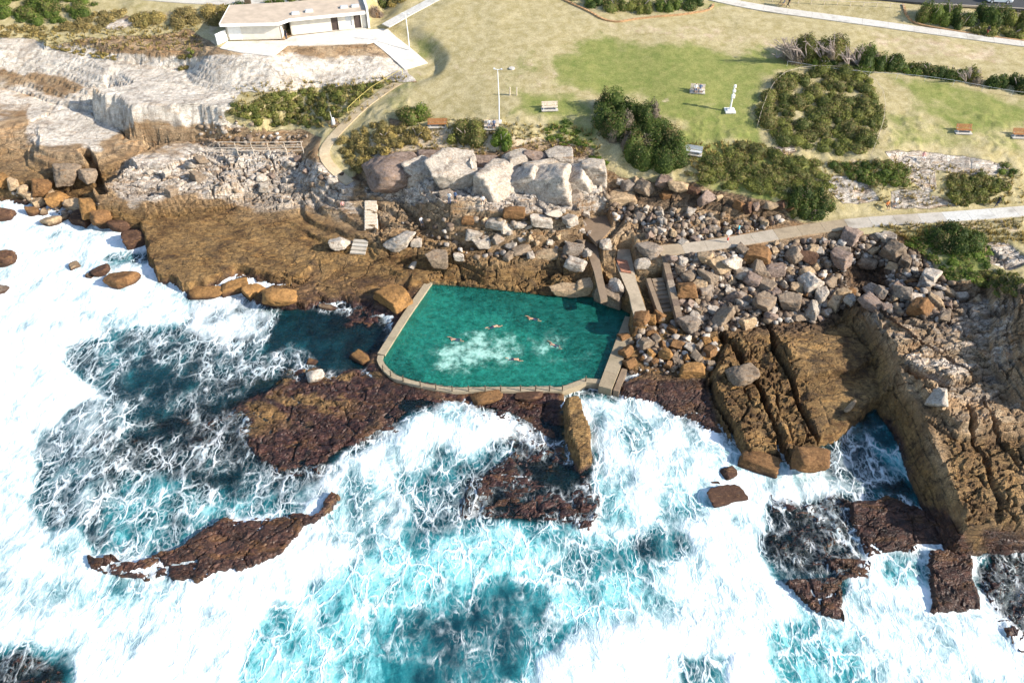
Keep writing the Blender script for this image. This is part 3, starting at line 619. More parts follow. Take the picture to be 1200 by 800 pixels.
# foam cover over the water: (outline, cover, aerated, softness, warp)
SEA = [
 # open water inside the left reef
 ([(78, 420), (100, 402), (150, 385), (215, 378), (235, 352), (300, 348), (350, 345), (440, 360), (450, 400), (440, 440), (520, 470), (440, 520), (380, 560), (330, 606), (240, 612), (190, 650), (110, 640), (60, 612), (36, 590), (60, 540), (140, 520), (155, 480), (110, 450)], .36, .22, 10, 22),
 ([(330, 352), (445, 360), (455, 420), (400, 440), (330, 425), (310, 400)], .06, .02, 12, 14),
 ([(140, 430), (230, 420), (300, 440), (330, 470), (230, 510), (150, 510)], .24, .14, 14, 24),
 ([(228, 340), (300, 352), (318, 378), (310, 402), (260, 400), (225, 385)], .78, .4, 9, 16),
 ([(90, 400), (190, 385), (250, 400), (210, 420), (130, 430), (84, 440)], .42, .3, 10, 20),
 ([(36, 495), (120, 465), (150, 480), (152, 560), (140, 610), (80, 620), (40, 600)], .55, .25, 12, 26),
 ([(150, 560), (240, 540), (340, 560), (320, 605), (230, 610), (150, 640), (120, 620)], .50, .6, 12, 24),
 ([(190, 535), (290, 530), (350, 560), (290, 575), (210, 565)], .26, .12, 12, 16),
 ([(290, 560), (380, 500), (440, 500), (400, 545), (380, 575), (330, 590)], .52, .2, 10, 22),
 ([(300, 440), (420, 435), (450, 450), (470, 480), (400, 520), (330, 545), (295, 500)], .22, .05, 12, 20),
 ([(330, 400), (372, 420), (380, 445), (345, 470), (300, 450), (310, 420)], .45, .2, 10, 18),
 # dark spray over the sunken reef in the middle
 ([(455, 455), (520, 468), (500, 480), (470, 498), (440, 505), (430, 480)], .12, .05, 8, 14),
 ([(480, 560), (560, 520), (620, 505), (690, 520), (708, 600), (660, 625), (580, 610), (520, 640), (470, 640), (480, 600)], .42, .35, 16, 28),
 ([(560, 560), (620, 530), (690, 540), (704, 600), (690, 622), (640, 610), (580, 610)], .2, .1, 8, 18),
 ([(590, 478), (640, 475), (668, 500), (676, 520), (655, 516), (620, 498)], .10, .2, 6, 10),
 ([(540, 455), (660, 462), (640, 482), (600, 482), (560, 478)], .12, .05, 6, 12),
 # turquoise trough in front
 ([(300, 740), (400, 690), (440, 620), (520, 640), (600, 620), (700, 640), (760, 640), (740, 690), (700, 720), (640, 760), (600, 830), (260, 830)], .52, .85, 22, 34),
 ([(430, 740), (480, 690), (560, 680), (640, 690), (655, 730), (625, 770), (590, 830), (400, 830)], .26, .62, 18, 30),
 ([(500, 720), (590, 700), (640, 720), (600, 770), (520, 830), (470, 800)], .2, .25, 18, 24),
 ([(640, 610), (720, 630), (780, 600), (800, 640), (760, 690), (690, 700), (640, 660)], .55, .6, 14, 28),
 ([(740, 620), (800, 625), (790, 655), (748, 650)], .32, .3, 8, 16),
 ([(630, 770), (680, 735), (740, 728), (800, 740), (860, 720), (900, 740), (890, 830), (640, 830)], .88, .8, 10, 20),
 ([(880, 735), (950, 720), (1010, 770), (1030, 830), (900, 830)], .45, .75, 14, 26),
 ([(800, 770), (850, 770), (850, 810), (800, 810)], .55, .5, 8, 14),
 # right-hand gullies
 ([(900, 590), (990, 575), (1010, 650), (980, 690), (920, 690), (895, 640)], .3, .15, 12, 24),
 ([(1000, 470), (1070, 470), (1100, 540), (1120, 600), (1060, 590), (1010, 580), (990, 520)], .12, .35, 10, 14),
 ([(950, 510), (1010, 500), (1040, 530), (1050, 570), (1000, 580), (960, 560)], .55, .35, 10, 22),
 ([(1020, 520), (1060, 520), (1075, 560), (1040, 570)], .45, .7, 8, 16),
 ([(1028, 650), (1085, 645), (1092, 690), (1040, 690)], .62, .75, 6, 10),
 ([(1120, 610), (1300, 605), (1300, 790), (1220, 760), (1165, 705), (1150, 650)], .30, .15, 10, 22),
 ([(-30, 760), (20, 752), (70, 768), (95, 830), (-30, 830)], .28, .4, 8, 16),
 ([(720, 490), (760, 490), (770, 520), (740, 540), (720, 520)], .62, .6, 10, 16), ([(780, 560), (830, 560), (830, 600), (780, 600)], .6, .7, 12, 20), ([(690, 570), (740, 560), (760, 600), (720, 620)], .6, .7, 12, 20),
 ([(390, 560), (450, 540), (470, 600), (420, 650), (370, 640)], .62, .6, 14, 26),
 ([(828, 400), (860, 385), (905, 385), (975, 525), (950, 536), (900, 520), (850, 520), (828, 470)], .2, .3, 5, 4),
 ([(655, 455), (730, 455), (720, 470), (660, 468)], .55, .3, 5, 8), ([(460, 440), (540, 455), (640, 458), (650, 472), (560, 470), (500, 468)], .25, .1, 6, 8),
 ([(300, 440), (445, 438), (520, 463), (480, 484), (436, 510), (394, 546), (330, 558), (290, 525)], .14, .05, 8, 14),
 ([(20, 380), (90, 370), (80, 400), (30, 405)], .8, .6, 10, 16), ([(130, 300), (180, 290), (170, 310), (130, 315)], .5, .5, 8, 14),
]
for poly, f_, a_, so, wa in SEA:
    foam = paint(foam, poly, f_, so, wa); aer = paint(aer, poly, a_, so * 1.6, wa)
# waves
mound = sst(.6, 1, foam)
SH = .05 + .30 * (fbm(SGX / 9, SGY / 9, 121, 3) - .5) + .16 * (fbm(SGX / 2.4, SGY / 2.4, 131, 4) - .5) + mound * (.15 + .9 * (fbm(SGX / 3.4, SGY / 2.4, 141, 5) - .42) * sst(760, 640, PY * 0 + 700) )
WAVES = [([(380, 650), (450, 655), (560, 640), (640, 640), (600, 660), (480, 690), (400, 720)], .5), ([(640, 760), (700, 735), (800, 735), (900, 730), (900, 800), (640, 820)], .5), ([(480, 470), (560, 480), (600, 500), (560, 520), (470, 520)], .6), ([(700, 480), (790, 500), (860, 540), (780, 560), (700, 540)], .6), ([(80, 480), (148, 470), (152, 560), (100, 600)], .4)]
for poly, hgt in WAVES: SH = SH + hgt * pm(poly, 26, 16)
SH = SH * sst(120, 100, SGY)
calm = pm([(330, 352), (445, 360), (455, 420), (400, 440), (330, 425)], 20, 10)
SH = lerp(SH, .05 + .3 * (SH - .05), calm)
# thin sheets of water running over the low reefs
film = sst(.75, .3, TH) * sst(.05, .3, foam)
SH = np.maximum(SH, lerp(SH, TH + .03, film * (TH < .75) * (TH > -.2)))
depth = SH - TH
# wash that breaks against rock: whiter right at the edge of exposed rock in surging places
edge = sst(.55, .0, depth) * sst(.28, .6, foam)
foam = np.clip(foam + .18 * edge * (1 - film), 0, 1)
poolm = polysd(SGX, SGY, POOL, 4)
sny, snx = SH.shape
sv = np.stack([SGX.ravel(), SGY.ravel(), SH.ravel()], 1)
sidx = np.arange(sny * snx).reshape(sny, snx)
keep = (poolm > .35) & (TH < SH + 1.0)
kf = keep[:-1, :-1] & keep[:-1, 1:] & keep[1:, 1:] & keep[1:, :-1]
sq = np.stack([sidx[:-1, :-1], sidx[:-1, 1:], sidx[1:, 1:], sidx[1:, :-1]], -1)[kf]
used = np.zeros(sny * snx, bool); used[sq.ravel()] = True
remap = np.cumsum(used) - 1
sme = np_mesh('sea', sv[used], remap[sq])
vattr(sme, 'sA', np.stack([foam.ravel()[used], aer.ravel()[used], np.clip(depth.ravel()[used] / 6, 0, 1), calm.ravel()[used]], -1))

def foam_lace(t, p):
    """network of thin foam strands, 0..1"""
    w1 = t.vadd(p, t.noise(p, .20, 4, .56)[1], 3.2)
    w2 = t.vadd(w1, t.noise(p, .8, 4, .58)[1], 1.0)
    def strands(vec, sc, wd):
        return t.math('SUBTRACT', 1, t.ss(0, wd, t.voro(vec, sc)['Distance']))
    a = strands(w2, .38, .085); b = strands(w2, .85, .13); c = strands(w1, 1.9, .2)
    n = t.noise(w1, .34, 5, .58)[0]; n2 = t.noise(w1, 1.3, 5, .62)[0]
    brk = t.ss(.38, .62, t.noise(w1, 1.1, 4, .6)[0])
    l = t.math('MAXIMUM', t.math('MULTIPLY', a, .95), t.math('MULTIPLY', t.math('MULTIPLY', b, brk), .85))
    l = t.math('MAXIMUM', l, t.math('MULTIPLY', t.math('MULTIPLY', c, t.math('SUBTRACT', 1, brk)), .55))
    return l, n, n2
t = NT('sea_water')
p = t.pos(); g2d = t.node('ShaderNodeMapping', {'Vector': p, 'Scale': (1, 1, .15)}).outputs[0]
S = t.attr('sA'); Ss = t.sep(S.outputs['Color'])
flow = t.node('ShaderNodeMapping', {'Vector': g2d, 'Rotation': (0, 0, R(-35)), 'Scale': (1.25, .72, 1)}).outputs[0]
lines, n, n2 = foam_lace(t, flow)
flow0 = t.node('ShaderNodeMapping', {'Vector': g2d, 'Rotation': (0, 0, R(-25)), 'Scale': (.8, 1.5, 1)}).outputs[0]
dens = t.math('ADD', Ss[0], t.math('MULTIPLY', t.math('MULTIPLY', t.math('SUBTRACT', t.noise(flow0, .13, 5, .58)[0], .5), 1.35), t.math('MULTIPLY', t.math('SUBTRACT', 1.08, Ss[0]), t.ss(.04, .2, Ss[0]))))
thick = t.math('ADD', t.math('MULTIPLY', dens, 1.9), t.math('ADD', t.math('MULTIPLY', t.math('SUBTRACT', n, .5), 1.25), t.math('MULTIPLY', t.math('SUBTRACT', n2, .5), .6)))
f = t.ss(.95, 1.78, thick)
clus = t.ss(.40, .60, t.math('ADD', t.noise(flow, .42, 5, .6)[0], t.math('MULTIPLY', t.math('SUBTRACT', dens, .4), .3)))
fl = t.math('MULTIPLY', t.math('MULTIPLY', t.math('MULTIPLY', lines, .9), t.ss(.03, .35, dens)), t.math('MULTIPLY', t.ss(.12, .68, thick), t.math('ADD', .22, t.math('MULTIPLY', clus, .78))))
f = t.math('MAXIMUM', f, fl)
lace = f
milk = t.ss(.15, 1.0, t.math('ADD', t.math('MULTIPLY', Ss[1], 1.0), t.math('MULTIPLY', t.math('SUBTRACT', n, .5), 1.3)))
deep = t.mix(t.ss(.3, .7, n), (.004, .034, .05), (.012, .085, .105))
turq = t.mix(t.ss(.3, .7, n2), (.012, .205, .235), (.06, .37, .39))
wc = t.mix(milk, deep, turq)
wc = t.mix(t.ss(.6, 1.1, t.math('ADD', milk, t.math('MULTIPLY', t.math('SUBTRACT', n2, .5), .8))), wc, (.27, .64, .66))
fc = t.mix(t.ss(.36, .58, t.math('ADD', t.math('MULTIPLY', n, .5), t.math('MULTIPLY', n2, .5))), (.62, .75, .78), (.86, .88, .88))
dpt = t.math('MULTIPLY', Ss[2], 6)
opac = t.math('SUBTRACT', 1, t.math('POWER', 2.718, t.math('MULTIPLY', dpt, t.math('MULTIPLY', t.math('ADD', t.math('MULTIPLY', milk, 2.2), .55), -1))))
rip = t.noise(t.pos((.8, 2.0, 1), R(-18)), 1.1, 6, .6, .4)[0]
nrm = t.bump(t.math('ADD', t.math('MULTIPLY', rip, .7), t.math('MULTIPLY', f, .3)), .75, .4)
body = t.node('ShaderNodeMixShader', {0: opac, 1: t.node('ShaderNodeBsdfTransparent', {0: (.55, .78, .80)}).outputs[0], 2: t.bsdf(wc, .3, nrm, 0)}).outputs[0]
fr = t.node('ShaderNodeFresnel', {'IOR': 1.33, 'Normal': nrm}).outputs[0]
body = t.node('ShaderNodeMixShader', {0: t.math('MULTIPLY', fr, .85), 1: body, 2: t.node('ShaderNodeBsdfGlossy', {'Color': (.85, .9, .95, 1), 'Roughness': .12, 'Normal': nrm}).outputs[0]}).outputs[0]
fn = t.bump(t.math('ADD', t.math('MULTIPLY', lace, .5), t.math('MULTIPLY', n2, .8)), .6, .35)
foam_s = t.bsdf(fc, .75, fn, .2)
M_SEA = t.done(t.node('ShaderNodeMixShader', {0: f, 1: body, 2: foam_s}).outputs[0])
tag(link('sea', sme, M_SEA, smooth=True), kind='structure')

# ------------------------------------------------------------------ pool water
bx0, bx1 = min(p[0] for p in POOL) - .5, max(p[0] for p in POOL) + .5; by0, by1 = min(p[1] for p in POOL) - .5, max(p[1] for p in POOL) + 1
qx, qy = np.meshgrid(np.arange(bx0, bx1, .2), np.arange(by0, by1, .2))
qz = PZ + .05 * (fbm(qx / 1.4, qy / 1.1, 151, 4) - .5) + .05 * (fbm(qx / 4, qy / 3, 153, 2) - .5)
PX, PY = proj(qx, qy, qz)
wx = (fbm(qx / 3.0, qy / 3.0, 203, 5) - .5) * 2; wy = (fbm(qx / 3.0 + 90, qy / 3.0, 208, 5) - .5) * 2
milkp = .02 + 0 * qx
for poly, v in [([(515, 410), (540, 396), (570, 388), (590, 400), (605, 415), (600, 425), (560, 430), (530, 432), (512, 425)], .8), ([(535, 405), (575, 392), (585, 410), (560, 424), (535, 426)], .95), ([(630, 395), (650, 390), (665, 395), (660, 410), (645, 424), (635, 418)], .6), ([(480, 412), (520, 405), (530, 425), (500, 430)], .35), ([(575, 415), (610, 415), (610, 425), (580, 426)], .7), ([(640, 420), (690, 415), (690, 435), (650, 438)], .25)]:
    milkp = np.maximum(milkp, v * pm(poly, 20, 20))
pd = tsample(qx, qy)
keepq = polysd(qx, qy, POOL, 4) < .45
qi = np.arange(qx.size).reshape(qx.shape)
kk = keepq[:-1, :-1] & keepq[:-1, 1:] & keepq[1:, 1:] & keepq[1:, :-1]
pq = np.stack([qi[:-1, :-1], qi[:-1, 1:], qi[1:, 1:], qi[1:, :-1]], -1)[kk]
used = np.zeros(qx.size, bool); used[pq.ravel()] = True; remap = np.cumsum(used) - 1
pme = np_mesh('pool_water', np.stack([qx.ravel(), qy.ravel(), qz.ravel()], 1)[used], remap[pq])
vattr(pme, 'sA', np.stack([milkp.ravel()[used], np.clip((qz - pd).ravel()[used] / 3, 0, 1), 0 * qx.ravel()[used], 0 * qx.ravel()[used]], -1))
t = NT('pool_water')
p = t.pos(); S = t.attr('sA'); Ss = t.sep(S.outputs['Color'])
n = t.noise(p, .8, 6, .65)[0]; n2 = t.noise(t.pos((1, 1.6, 1), R(-15)), 1.9, 5, .62, .6)[0]
m = t.ss(.12, 1.0, t.math('ADD', Ss[0], t.math('MULTIPLY', t.math('MULTIPLY', t.math('SUBTRACT', n, .5), 2.2), t.ss(.03, .3, Ss[0]))))
teal = t.mix(t.ss(.34, .66, t.math('ADD', t.math('MULTIPLY', n2, .6), t.math('MULTIPLY', n, .4))), (.007, .15, .115), (.055, .58, .45))
m = t.math('MULTIPLY', m, .8)
wc = t.mix(m, teal, (.55, .80, .70))
op = t.math('SUBTRACT', 1, t.math('POWER', 2.718, t.math('MULTIPLY', t.math('MULTIPLY', Ss[1], 3), -.17)))
op = t.math('MAXIMUM', op, m)
nrm = t.bump(n2, .7, .2)
body = t.node('ShaderNodeMixShader', {0: op, 1: t.node('ShaderNodeBsdfTransparent', {0: (.27, .82, .70)}).outputs[0], 2: t.bsdf(wc, .3, nrm, 0)}).outputs[0]
fr = t.node('ShaderNodeFresnel', {'IOR': 1.33, 'Normal': nrm}).outputs[0]
M_POOL = t.done(t.node('ShaderNodeMixShader', {0: t.math('MULTIPLY', fr, .85), 1: body, 2: t.node('ShaderNodeBsdfGlossy', {'Color': (.85, .92, .95, 1), 'Roughness': .08, 'Normal': nrm}).outputs[0]}).outputs[0])
tag(link('pool_water', pme, M_POOL, smooth=True), kind='structure')
# ------------------------------------------------------------------ boulders
def vn3(x, y, z, s=0):
    fz = np.floor(z); w = z - fz; w = w * w * (3 - 2 * w)
    return vn(x + fz * 37.3, y + fz * 17.7, s) * (1 - w) + vn(x + (fz + 1) * 37.3, y + (fz + 1) * 17.7, s) * w
def rock_mesh(name, seed, kind, sub):
    rng = np.random.RandomState(seed)
    bm = bmesh.new(); bmesh.ops.create_icosphere(bm, subdivisions=sub, radius=1)
    d = np.array([v.co[:] for v in bm.verts]); d /= np.linalg.norm(d, axis=1)[:, None]
    pl = []
    if kind == 'block':
        for ax in range(3):
            for sg in (-1, 1):
                n = np.zeros(3); n[ax] = sg; n += rng.randn(3) * .16; pl.append((n / np.linalg.norm(n), rng.uniform(.62, .8)))
        for _ in range(4):
            n = rng.randn(3); pl.append((n / np.linalg.norm(n), rng.uniform(.78, .98)))
        pw = 38
    elif kind == 'shard':
        for _ in range(9):
            n = rng.randn(3); pl.append((n / np.linalg.norm(n), rng.uniform(.5, .85)))
        for ax in range(3):
            for sg in (-1, 1):
                n = np.zeros(3); n[ax] = sg; pl.append((n, .95))
        pw = 48
    else:
        for ax in range(3):
            for sg in (-1, 1):
                n = np.zeros(3); n[ax] = sg; n += rng.randn(3) * .3; pl.append((n / np.linalg.norm(n), rng.uniform(.72, .9)))
        for _ in range(12):
            n = rng.randn(3); pl.append((n / np.linalg.norm(n), rng.uniform(.8, .95)))
        pw = 14
    acc = np.zeros(len(d))
    for n, k in pl: acc += np.maximum(0, d @ n / k) ** pw
    r = acc ** (-1 / pw)
    p = d * r[:, None]; o = seed * 3.7
    p = p * (1 + .16 * (vn3(p[:, 0] * 1.7 + o, p[:, 1] * 1.7, p[:, 2] * 1.7, seed) - .5) + .10 * (vn3(p[:, 0] * 4.5 + o, p[:, 1] * 4.5, p[:, 2] * 6, seed) - .5) + .05 * (vn3(p[:, 0] * 10, p[:, 1] * 10 + o, p[:, 2] * 16, seed) - .5))[:, None]
    s = p.max(0) - p.min(0); p = (p - (p.max(0) + p.min(0)) / 2) / s       # unit box, centred
    for v, q in zip(bm.verts, p): v.co = q
    me = bpy.data.meshes.new(name); bm.to_mesh(me); bm.free()
    me.polygons.foreach_set('use_smooth', np.ones(len(me.polygons), bool))
    me.materials.append(M_ROCK)
    return me
t = NT('loose_rock'); p = t.pos()
oi = t.n.new('ShaderNodeObjectInfo')
n1 = t.noise(p, .9, 6, .62)[0]; n2 = t.noise(p, 3.2, 6, .66)[0]; n3 = t.noise(p, 11, 4, .6)[0]
vein = t.noise(t.pos((.6, 2.4, 2.0), R(24)), 1.2, 6, .62, 1.0)[0]
c = oi.outputs['Color']
c = t.mix(1, c, t.mix(t.ss(.3, .7, n2), (.68, .66, .64), (1.22, 1.22, 1.2)), 'MULTIPLY')
c = t.mix(t.math('MULTIPLY', t.ss(.54, .68, vein), .55), c, (.30, .165, .07))
c = t.mix(t.math('MULTIPLY', t.ss(.51, .66, t.noise(p, .55, 7, .7)[0]), .72), c, t.mix(1, c, (.34, .31, .30), 'MULTIPLY'))
c = t.mix(.5, c, t.mix(1, c, t.mix(t.ss(.3, .7, n3), (.6, .58, .56), (1.35, 1.35, 1.33)), 'MULTIPLY'))
gz = t.node('ShaderNodeSeparateXYZ', {0: p}).outputs[2]
c = t.mix(t.ss(1.0, .15, t.math('ADD', gz, t.math('MULTIPLY', t.math('SUBTRACT', n1, .5), 1.0))), c, (.05, .026, .018))
crk = t.ss(0, .05, t.voro(t.vadd(p, t.noise(p, 1.5, 3)[1], .6), .8)['Distance'])
c = t.mix(t.math('MULTIPLY', t.math('MULTIPLY', t.math('SUBTRACT', 1, crk), t.ss(.5, .6, n1)), .5), c, (.06, .045, .038))
h = t.math('ADD', t.math('ADD', t.math('MULTIPLY', n2, .7), t.math('MULTIPLY', n3, .2)), t.math('MULTIPLY', crk, .08))
M_ROCK = t.done(t.bsdf(c, .88, t.bump(h, .7, .16), .25))
PROTO = {k: [rock_mesh('rock_' + k, 10 * i + j, k, 5) for j in range(5)] for i, k in enumerate(('block', 'shard', 'round'))}
PROTO_S = {k: [rock_mesh('small_rock_' + k, 100 + 10 * i + j, k, 5) for j in range(6)] for i, k in enumerate(('block', 'shard', 'round'))}
ROCKCOL = {'white': (.46, .40, .335), 'pale grey': (.37, .325, .275), 'grey': (.23, .19, .155), 'purple grey': (.225, .168, .138), 'tan': (.40, .29, .18), 'orange brown': (.29, .155, .055), 'brown': (.19, .10, .042), 'dark brown': (.085, .045, .028), 'grey brown': (.235, .18, .13)}
BP = []          # (x, y, r) of every boulder, for spacing
def put_rock(px, py, wpx, hr, dr, rz, kind, colr, label, sink=.28, group=None, big=True, tilt=0, sea=False, cat='boulder', name='boulder', lift=0):
    """px,py: middle of the visible rock; wpx: width in plan pixels; hr, dr: height and depth over width"""
    q = at(px, py, sea); dep = q.y * cF[1] + (q.z - CAM_H) * cF[2]
    w = wpx * dep / FPX
    P = (PROTO if big else PROTO_S)[kind]
    o = bpy.data.objects.new(name, random.choice(P)); COL.objects.link(o)
    o.scale = (w, w * dr, w * hr); o.rotation_euler = (tilt, random.uniform(-.1, .1), R(rz))
    g_ = ground(q.x, q.y); q2 = Vector((q.x, q.y, max(g_, -.1) if sea else g_))
    o.location = q2 + Vector((0, 0, w * hr * (.5 - sink) + lift))
    k = random.uniform(.88, 1.12); o.color = tuple(v * k for v in ROCKCOL[colr]) + (1,)
    tag(o, label, cat, group); BP.append((q.x, q.y, w * .45)); return o
B = put_rock
# the big outcrop blocks above the pool
OUT = 'weathered blocks of the outcrop above the pool'
B(462, 210, 72, .55, .8, 12, 'round', 'purple grey', 'large dark grey dome boulder above the timber steps', .34, OUT)
B(492, 200, 40, .7, .9, 30, 'shard', 'white', 'pale block leaning on the right side of the dark dome boulder', .44, OUT)
B(528, 208, 62, .62, .8, 20, 'block', 'pale grey', 'tilted grey block overhanging the two people at its foot', .32, OUT, tilt=.3)
B(552, 212, 20, 1.9, .9, 80, 'shard', 'white', 'thin upright white slab beside the tilted grey block', .3, OUT)
B(524, 231, 20, .7, .8, 20, 'shard', 'grey', 'small grey rock under the tilted grey block', .35, OUT)
B(585, 214, 72, .68, .8, 62, 'shard', 'white', 'large white block with a slanting striped face in the outcrop', .47, OUT, tilt=-.3)
B(616, 212, 48, .8, 1.1, 70, 'block', 'white', 'upright white block second from the left in the outcrop wall', .5, OUT, tilt=-.3)
B(644, 216, 56, .75, 1.0, 78, 'block', 'white', 'rounded white block in the middle of the outcrop wall', .5, OUT, tilt=-.35)
B(672, 212, 54, .8, 1.0, 75, 'block', 'white', 'wide white block with orange stains near the gully', .5, OUT, tilt=-.25)
B(640, 199, 60, .5, .7, 10, 'shard', 'pale grey', 'flat grey block on top of the outcrop wall', .45, OUT)
B(695, 210, 34, 1.2, 1.0, 85, 'block', 'pale grey', 'tall grey pillar rock standing apart beside the gully', .35, OUT)
B(676, 232, 26, .6, .8, 10, 'block', 'grey', 'dark grey stone at the foot of the outcrop wall', .35, OUT)
B(505, 186, 44, .4, .7, 15, 'round', 'purple grey', 'low purplish rock behind the tilted grey block', .45, OUT)
B(572, 192, 40, .4, .7, 0, 'shard', 'purple grey', 'cracked grey rock on the dirt behind the white blocks', .45, OUT)
B(605, 187, 34, .5, .8, 40, 'block', 'pale grey', 'small cracked block below the bright green bush', .47, OUT)
B(630, 184, 30, .5, .8, -20, 'shard', 'purple grey', 'purplish cracked block at the top of the outcrop', .47, OUT)
B(655, 184, 34, .5, .8, 10, 'block', 'pale grey', 'pale cracked block under the grassy gap at the outcrop top', .47, OUT)
# loose pale blocks on the shelf behind the pool
SH_ = 'pale blocks fallen on the shelf behind the pool'
B(470, 290, 36, .62, .75, -20, 'shard', 'white', 'big wedge shaped cream block left of the pool corner', .15, SH_, tilt=.35)
B(488, 288, 14, .8, .7, 10, 'block', 'white', 'small cream stone touching the wedge shaped block', .2, SH_)
B(512, 309, 27, .7, .8, 20, 'block', 'grey brown', 'square grey brown block above the pool corner', .2, SH_)
B(538, 305, 13, .7, .6, 0, 'block', 'white', 'small squared pale block on the ledge above the pool', .2, SH_)
B(484, 314, 12, .7, .8, 30, 'shard', 'pale grey', 'little grey stone in the shadow of the wedge shaped block', .2, SH_)
B(556, 279, 23, .5, .7, 10, 'round', 'pale grey', 'smooth pale grey block, leftmost of the pile behind the pool', .2, SH_)
B(564, 290, 22, .62, .7, 25, 'block', 'white', 'cream pink block in front of the pile behind the pool', .2, SH_)
B(581, 266, 24, .5, .7, -10, 'block', 'pale grey', 'flat pale block on top of the pile behind the pool', .2, SH_)
B(594, 270, 16, .7, .7, 40, 'shard', 'white', 'thin white shard resting in the pile behind the pool', .2, SH_)
B(584, 280, 20, .5, .7, 60, 'shard', 'grey', 'leaning grey slab in the pile behind the pool', .2, SH_)
B(634, 263, 28, .45, .5, 2, 'block', 'white', 'long white block lying flat in the middle of the shelf', .2, SH_)
B(609, 267, 17, .5, .6, 0, 'round', 'white', 'oval white stone left of the long white block', .2, SH_)
B(649, 254, 22, .5, .6, 10, 'shard', 'white', 'pale slab above the long white block', .2, SH_)
B(670, 263, 26, .5, .7, 30, 'block', 'pale grey', 'pale block at the right end of the shelf by the walkway', .2, SH_)
B(672, 296, 28, .6, .7, 15, 'round', 'grey', 'rounded grey boulder above the pool beside the gangway', .25, SH_)
B(674, 313, 28, .6, .7, -10, 'round', 'pale grey', 'grey boulder with a pale foot beside the gangway', .25, SH_)
B(640, 300, 30, .35, .6, 5, 'block', 'tan', 'flat tan slab on the shelf edge above the pool', .35, SH_)
B(612, 296, 26, .4, .6, 20, 'shard', 'grey brown', 'flat brown slab in the jumble behind the pool', .35, SH_)
B(596, 302, 16, .5, .7, 70, 'block', 'grey brown', 'small brown block in the jumble behind the pool', .3, SH_)
B(548, 262, 16, .6, .8, 10, 'block', 'brown', 'rust brown block on the sandy ledge under the outcrop', .3, SH_)
B(602, 252, 28, .5, .6, 8, 'block', 'brown', 'dark rust ledge block below the white outcrop wall', .35, SH_)
B(400, 289, 28, .5, .6, 5, 'block', 'white', 'long pale block beside the lower rough steps', .2, SH_)
B(690, 338, 40, .4, .5, 8, 'block', 'tan', 'pale flat block at the back edge of the pool', .4, SH_)
B(660, 342, 34, .38, .5, 4, 'block', 'tan', 'tan slab dipping into the back of the pool', .4, SH_)
B(715, 352, 26, 1.0, 1.4, 60, 'block', 'grey brown', 'slanting rock rib between the gangway and the ramp', .3, SH_)
B(722, 340, 18, .9, 1.2, 65, 'shard', 'pale grey', 'pale slanting rock at the back corner of the pool', .3, SH_)
B(762, 296, 32, .5, .8, 20, 'round', 'grey', 'round grey knob of rock between ramp and stone wall', .3, SH_)
B(752, 312, 18, .7, .8, 20, 'block', 'pale grey', 'pale block below the round grey knob', .3, SH_)
B(710, 290, 16, .8, .9, 20, 'shard', 'pale grey', 'broken pale rock on the right side of the gangway', .3, SH_)
B(728, 235, 40, .35, .6, 6, 'block', 'tan', 'long cream ledge block under the dense bush gully', .3, SH_)
B(736, 222, 22, .7, .8, 30, 'round', 'grey', 'grey boulder in the shadow at the gully mouth', .3, SH_)
B(726, 216, 10, .8, .8, 0, 'round', 'white', 'small white stone in the gully mouth', .2, SH_)
# headland and left shore
LS = 'brown boulders at the left waterline'
B(82, 208, 34, .75, .8, 20, 'round', 'grey brown', 'big grey brown boulder above the left waterline', .25, LS)
B(106, 209, 22, .8, .9, 60, 'round', 'grey brown', 'second grey brown boulder wedged beside the big one', .25, LS)
for i, (px, py, w, cl, lb) in enumerate([
 (89, 245, 20, 'tan', 'angular tan boulder at the right end of the waterline row'), (62, 262, 20, 'tan', 'tan boulder lowest in the surf at the left shore'), (76, 256, 12, 'tan', 'small tan boulder beside the lowest surf boulder'),
 (70, 236, 22, 'orange brown', 'orange boulder with a dark shaded side in the row'), (52, 222, 22, 'brown', 'brown boulder under the overhang'), (36, 232, 14, 'tan', 'tan boulder in the middle of the left row'), (50, 240, 18, 'tan', 'tan boulder below the brown overhang boulder'),
 (28, 225, 12, 'tan', 'little boulder higher in the left row'), (17, 219, 14, 'tan', 'tan boulder near the left edge of the shore'), (2, 216, 16, 'orange brown', 'orange boulder farthest left on the shore'), (40, 251, 16, 'brown', 'wet brown boulder in the foam of the left row'),
 (52, 251, 10, 'tan', 'small round boulder in the left row foam'), (60, 229, 10, 'tan', 'small tan stone between two orange boulders'), (110, 246, 26, 'orange brown', 'slanting orange slab at the cave mouth'), (120, 258, 22, 'brown', 'wet red brown slab below the cave mouth'), (100, 260, 22, 'dark brown', 'dark wet slab awash near the cave mouth'),
 (8, 255, 20, 'dark brown', 'dark purple boulder alone in the foam at the left'), (6, 308, 26, 'dark brown', 'dark boulder cut by the left edge of the surf'), (88, 313, 12, 'tan', 'small tan stone alone in the white foam'), (120, 320, 20, 'dark brown', 'dark round rock in the white foam'),
 (145, 332, 33, 'brown', 'flat topped brown boulder in the white foam'), (106, 325, 8, 'tan', 'tiny tan stone left of the dark round rock'), (2, 341, 16, 'grey', 'grey rock at the left edge in the foam'), (140, 268, 24, 'dark brown', 'wet red rock at the edge of the brown platform'), (160, 285, 22, 'dark brown', 'dark red rock washed by foam under the platform')]):
    B(px, py, w * 1.2, .6 + .2 * random.random(), .75 + .2 * random.random(), random.uniform(-40, 60), 'round' if i % 3 else 'block', cl, lb, .3, LS, sea=True)
RW = 'rocks in the wash left of the pool'
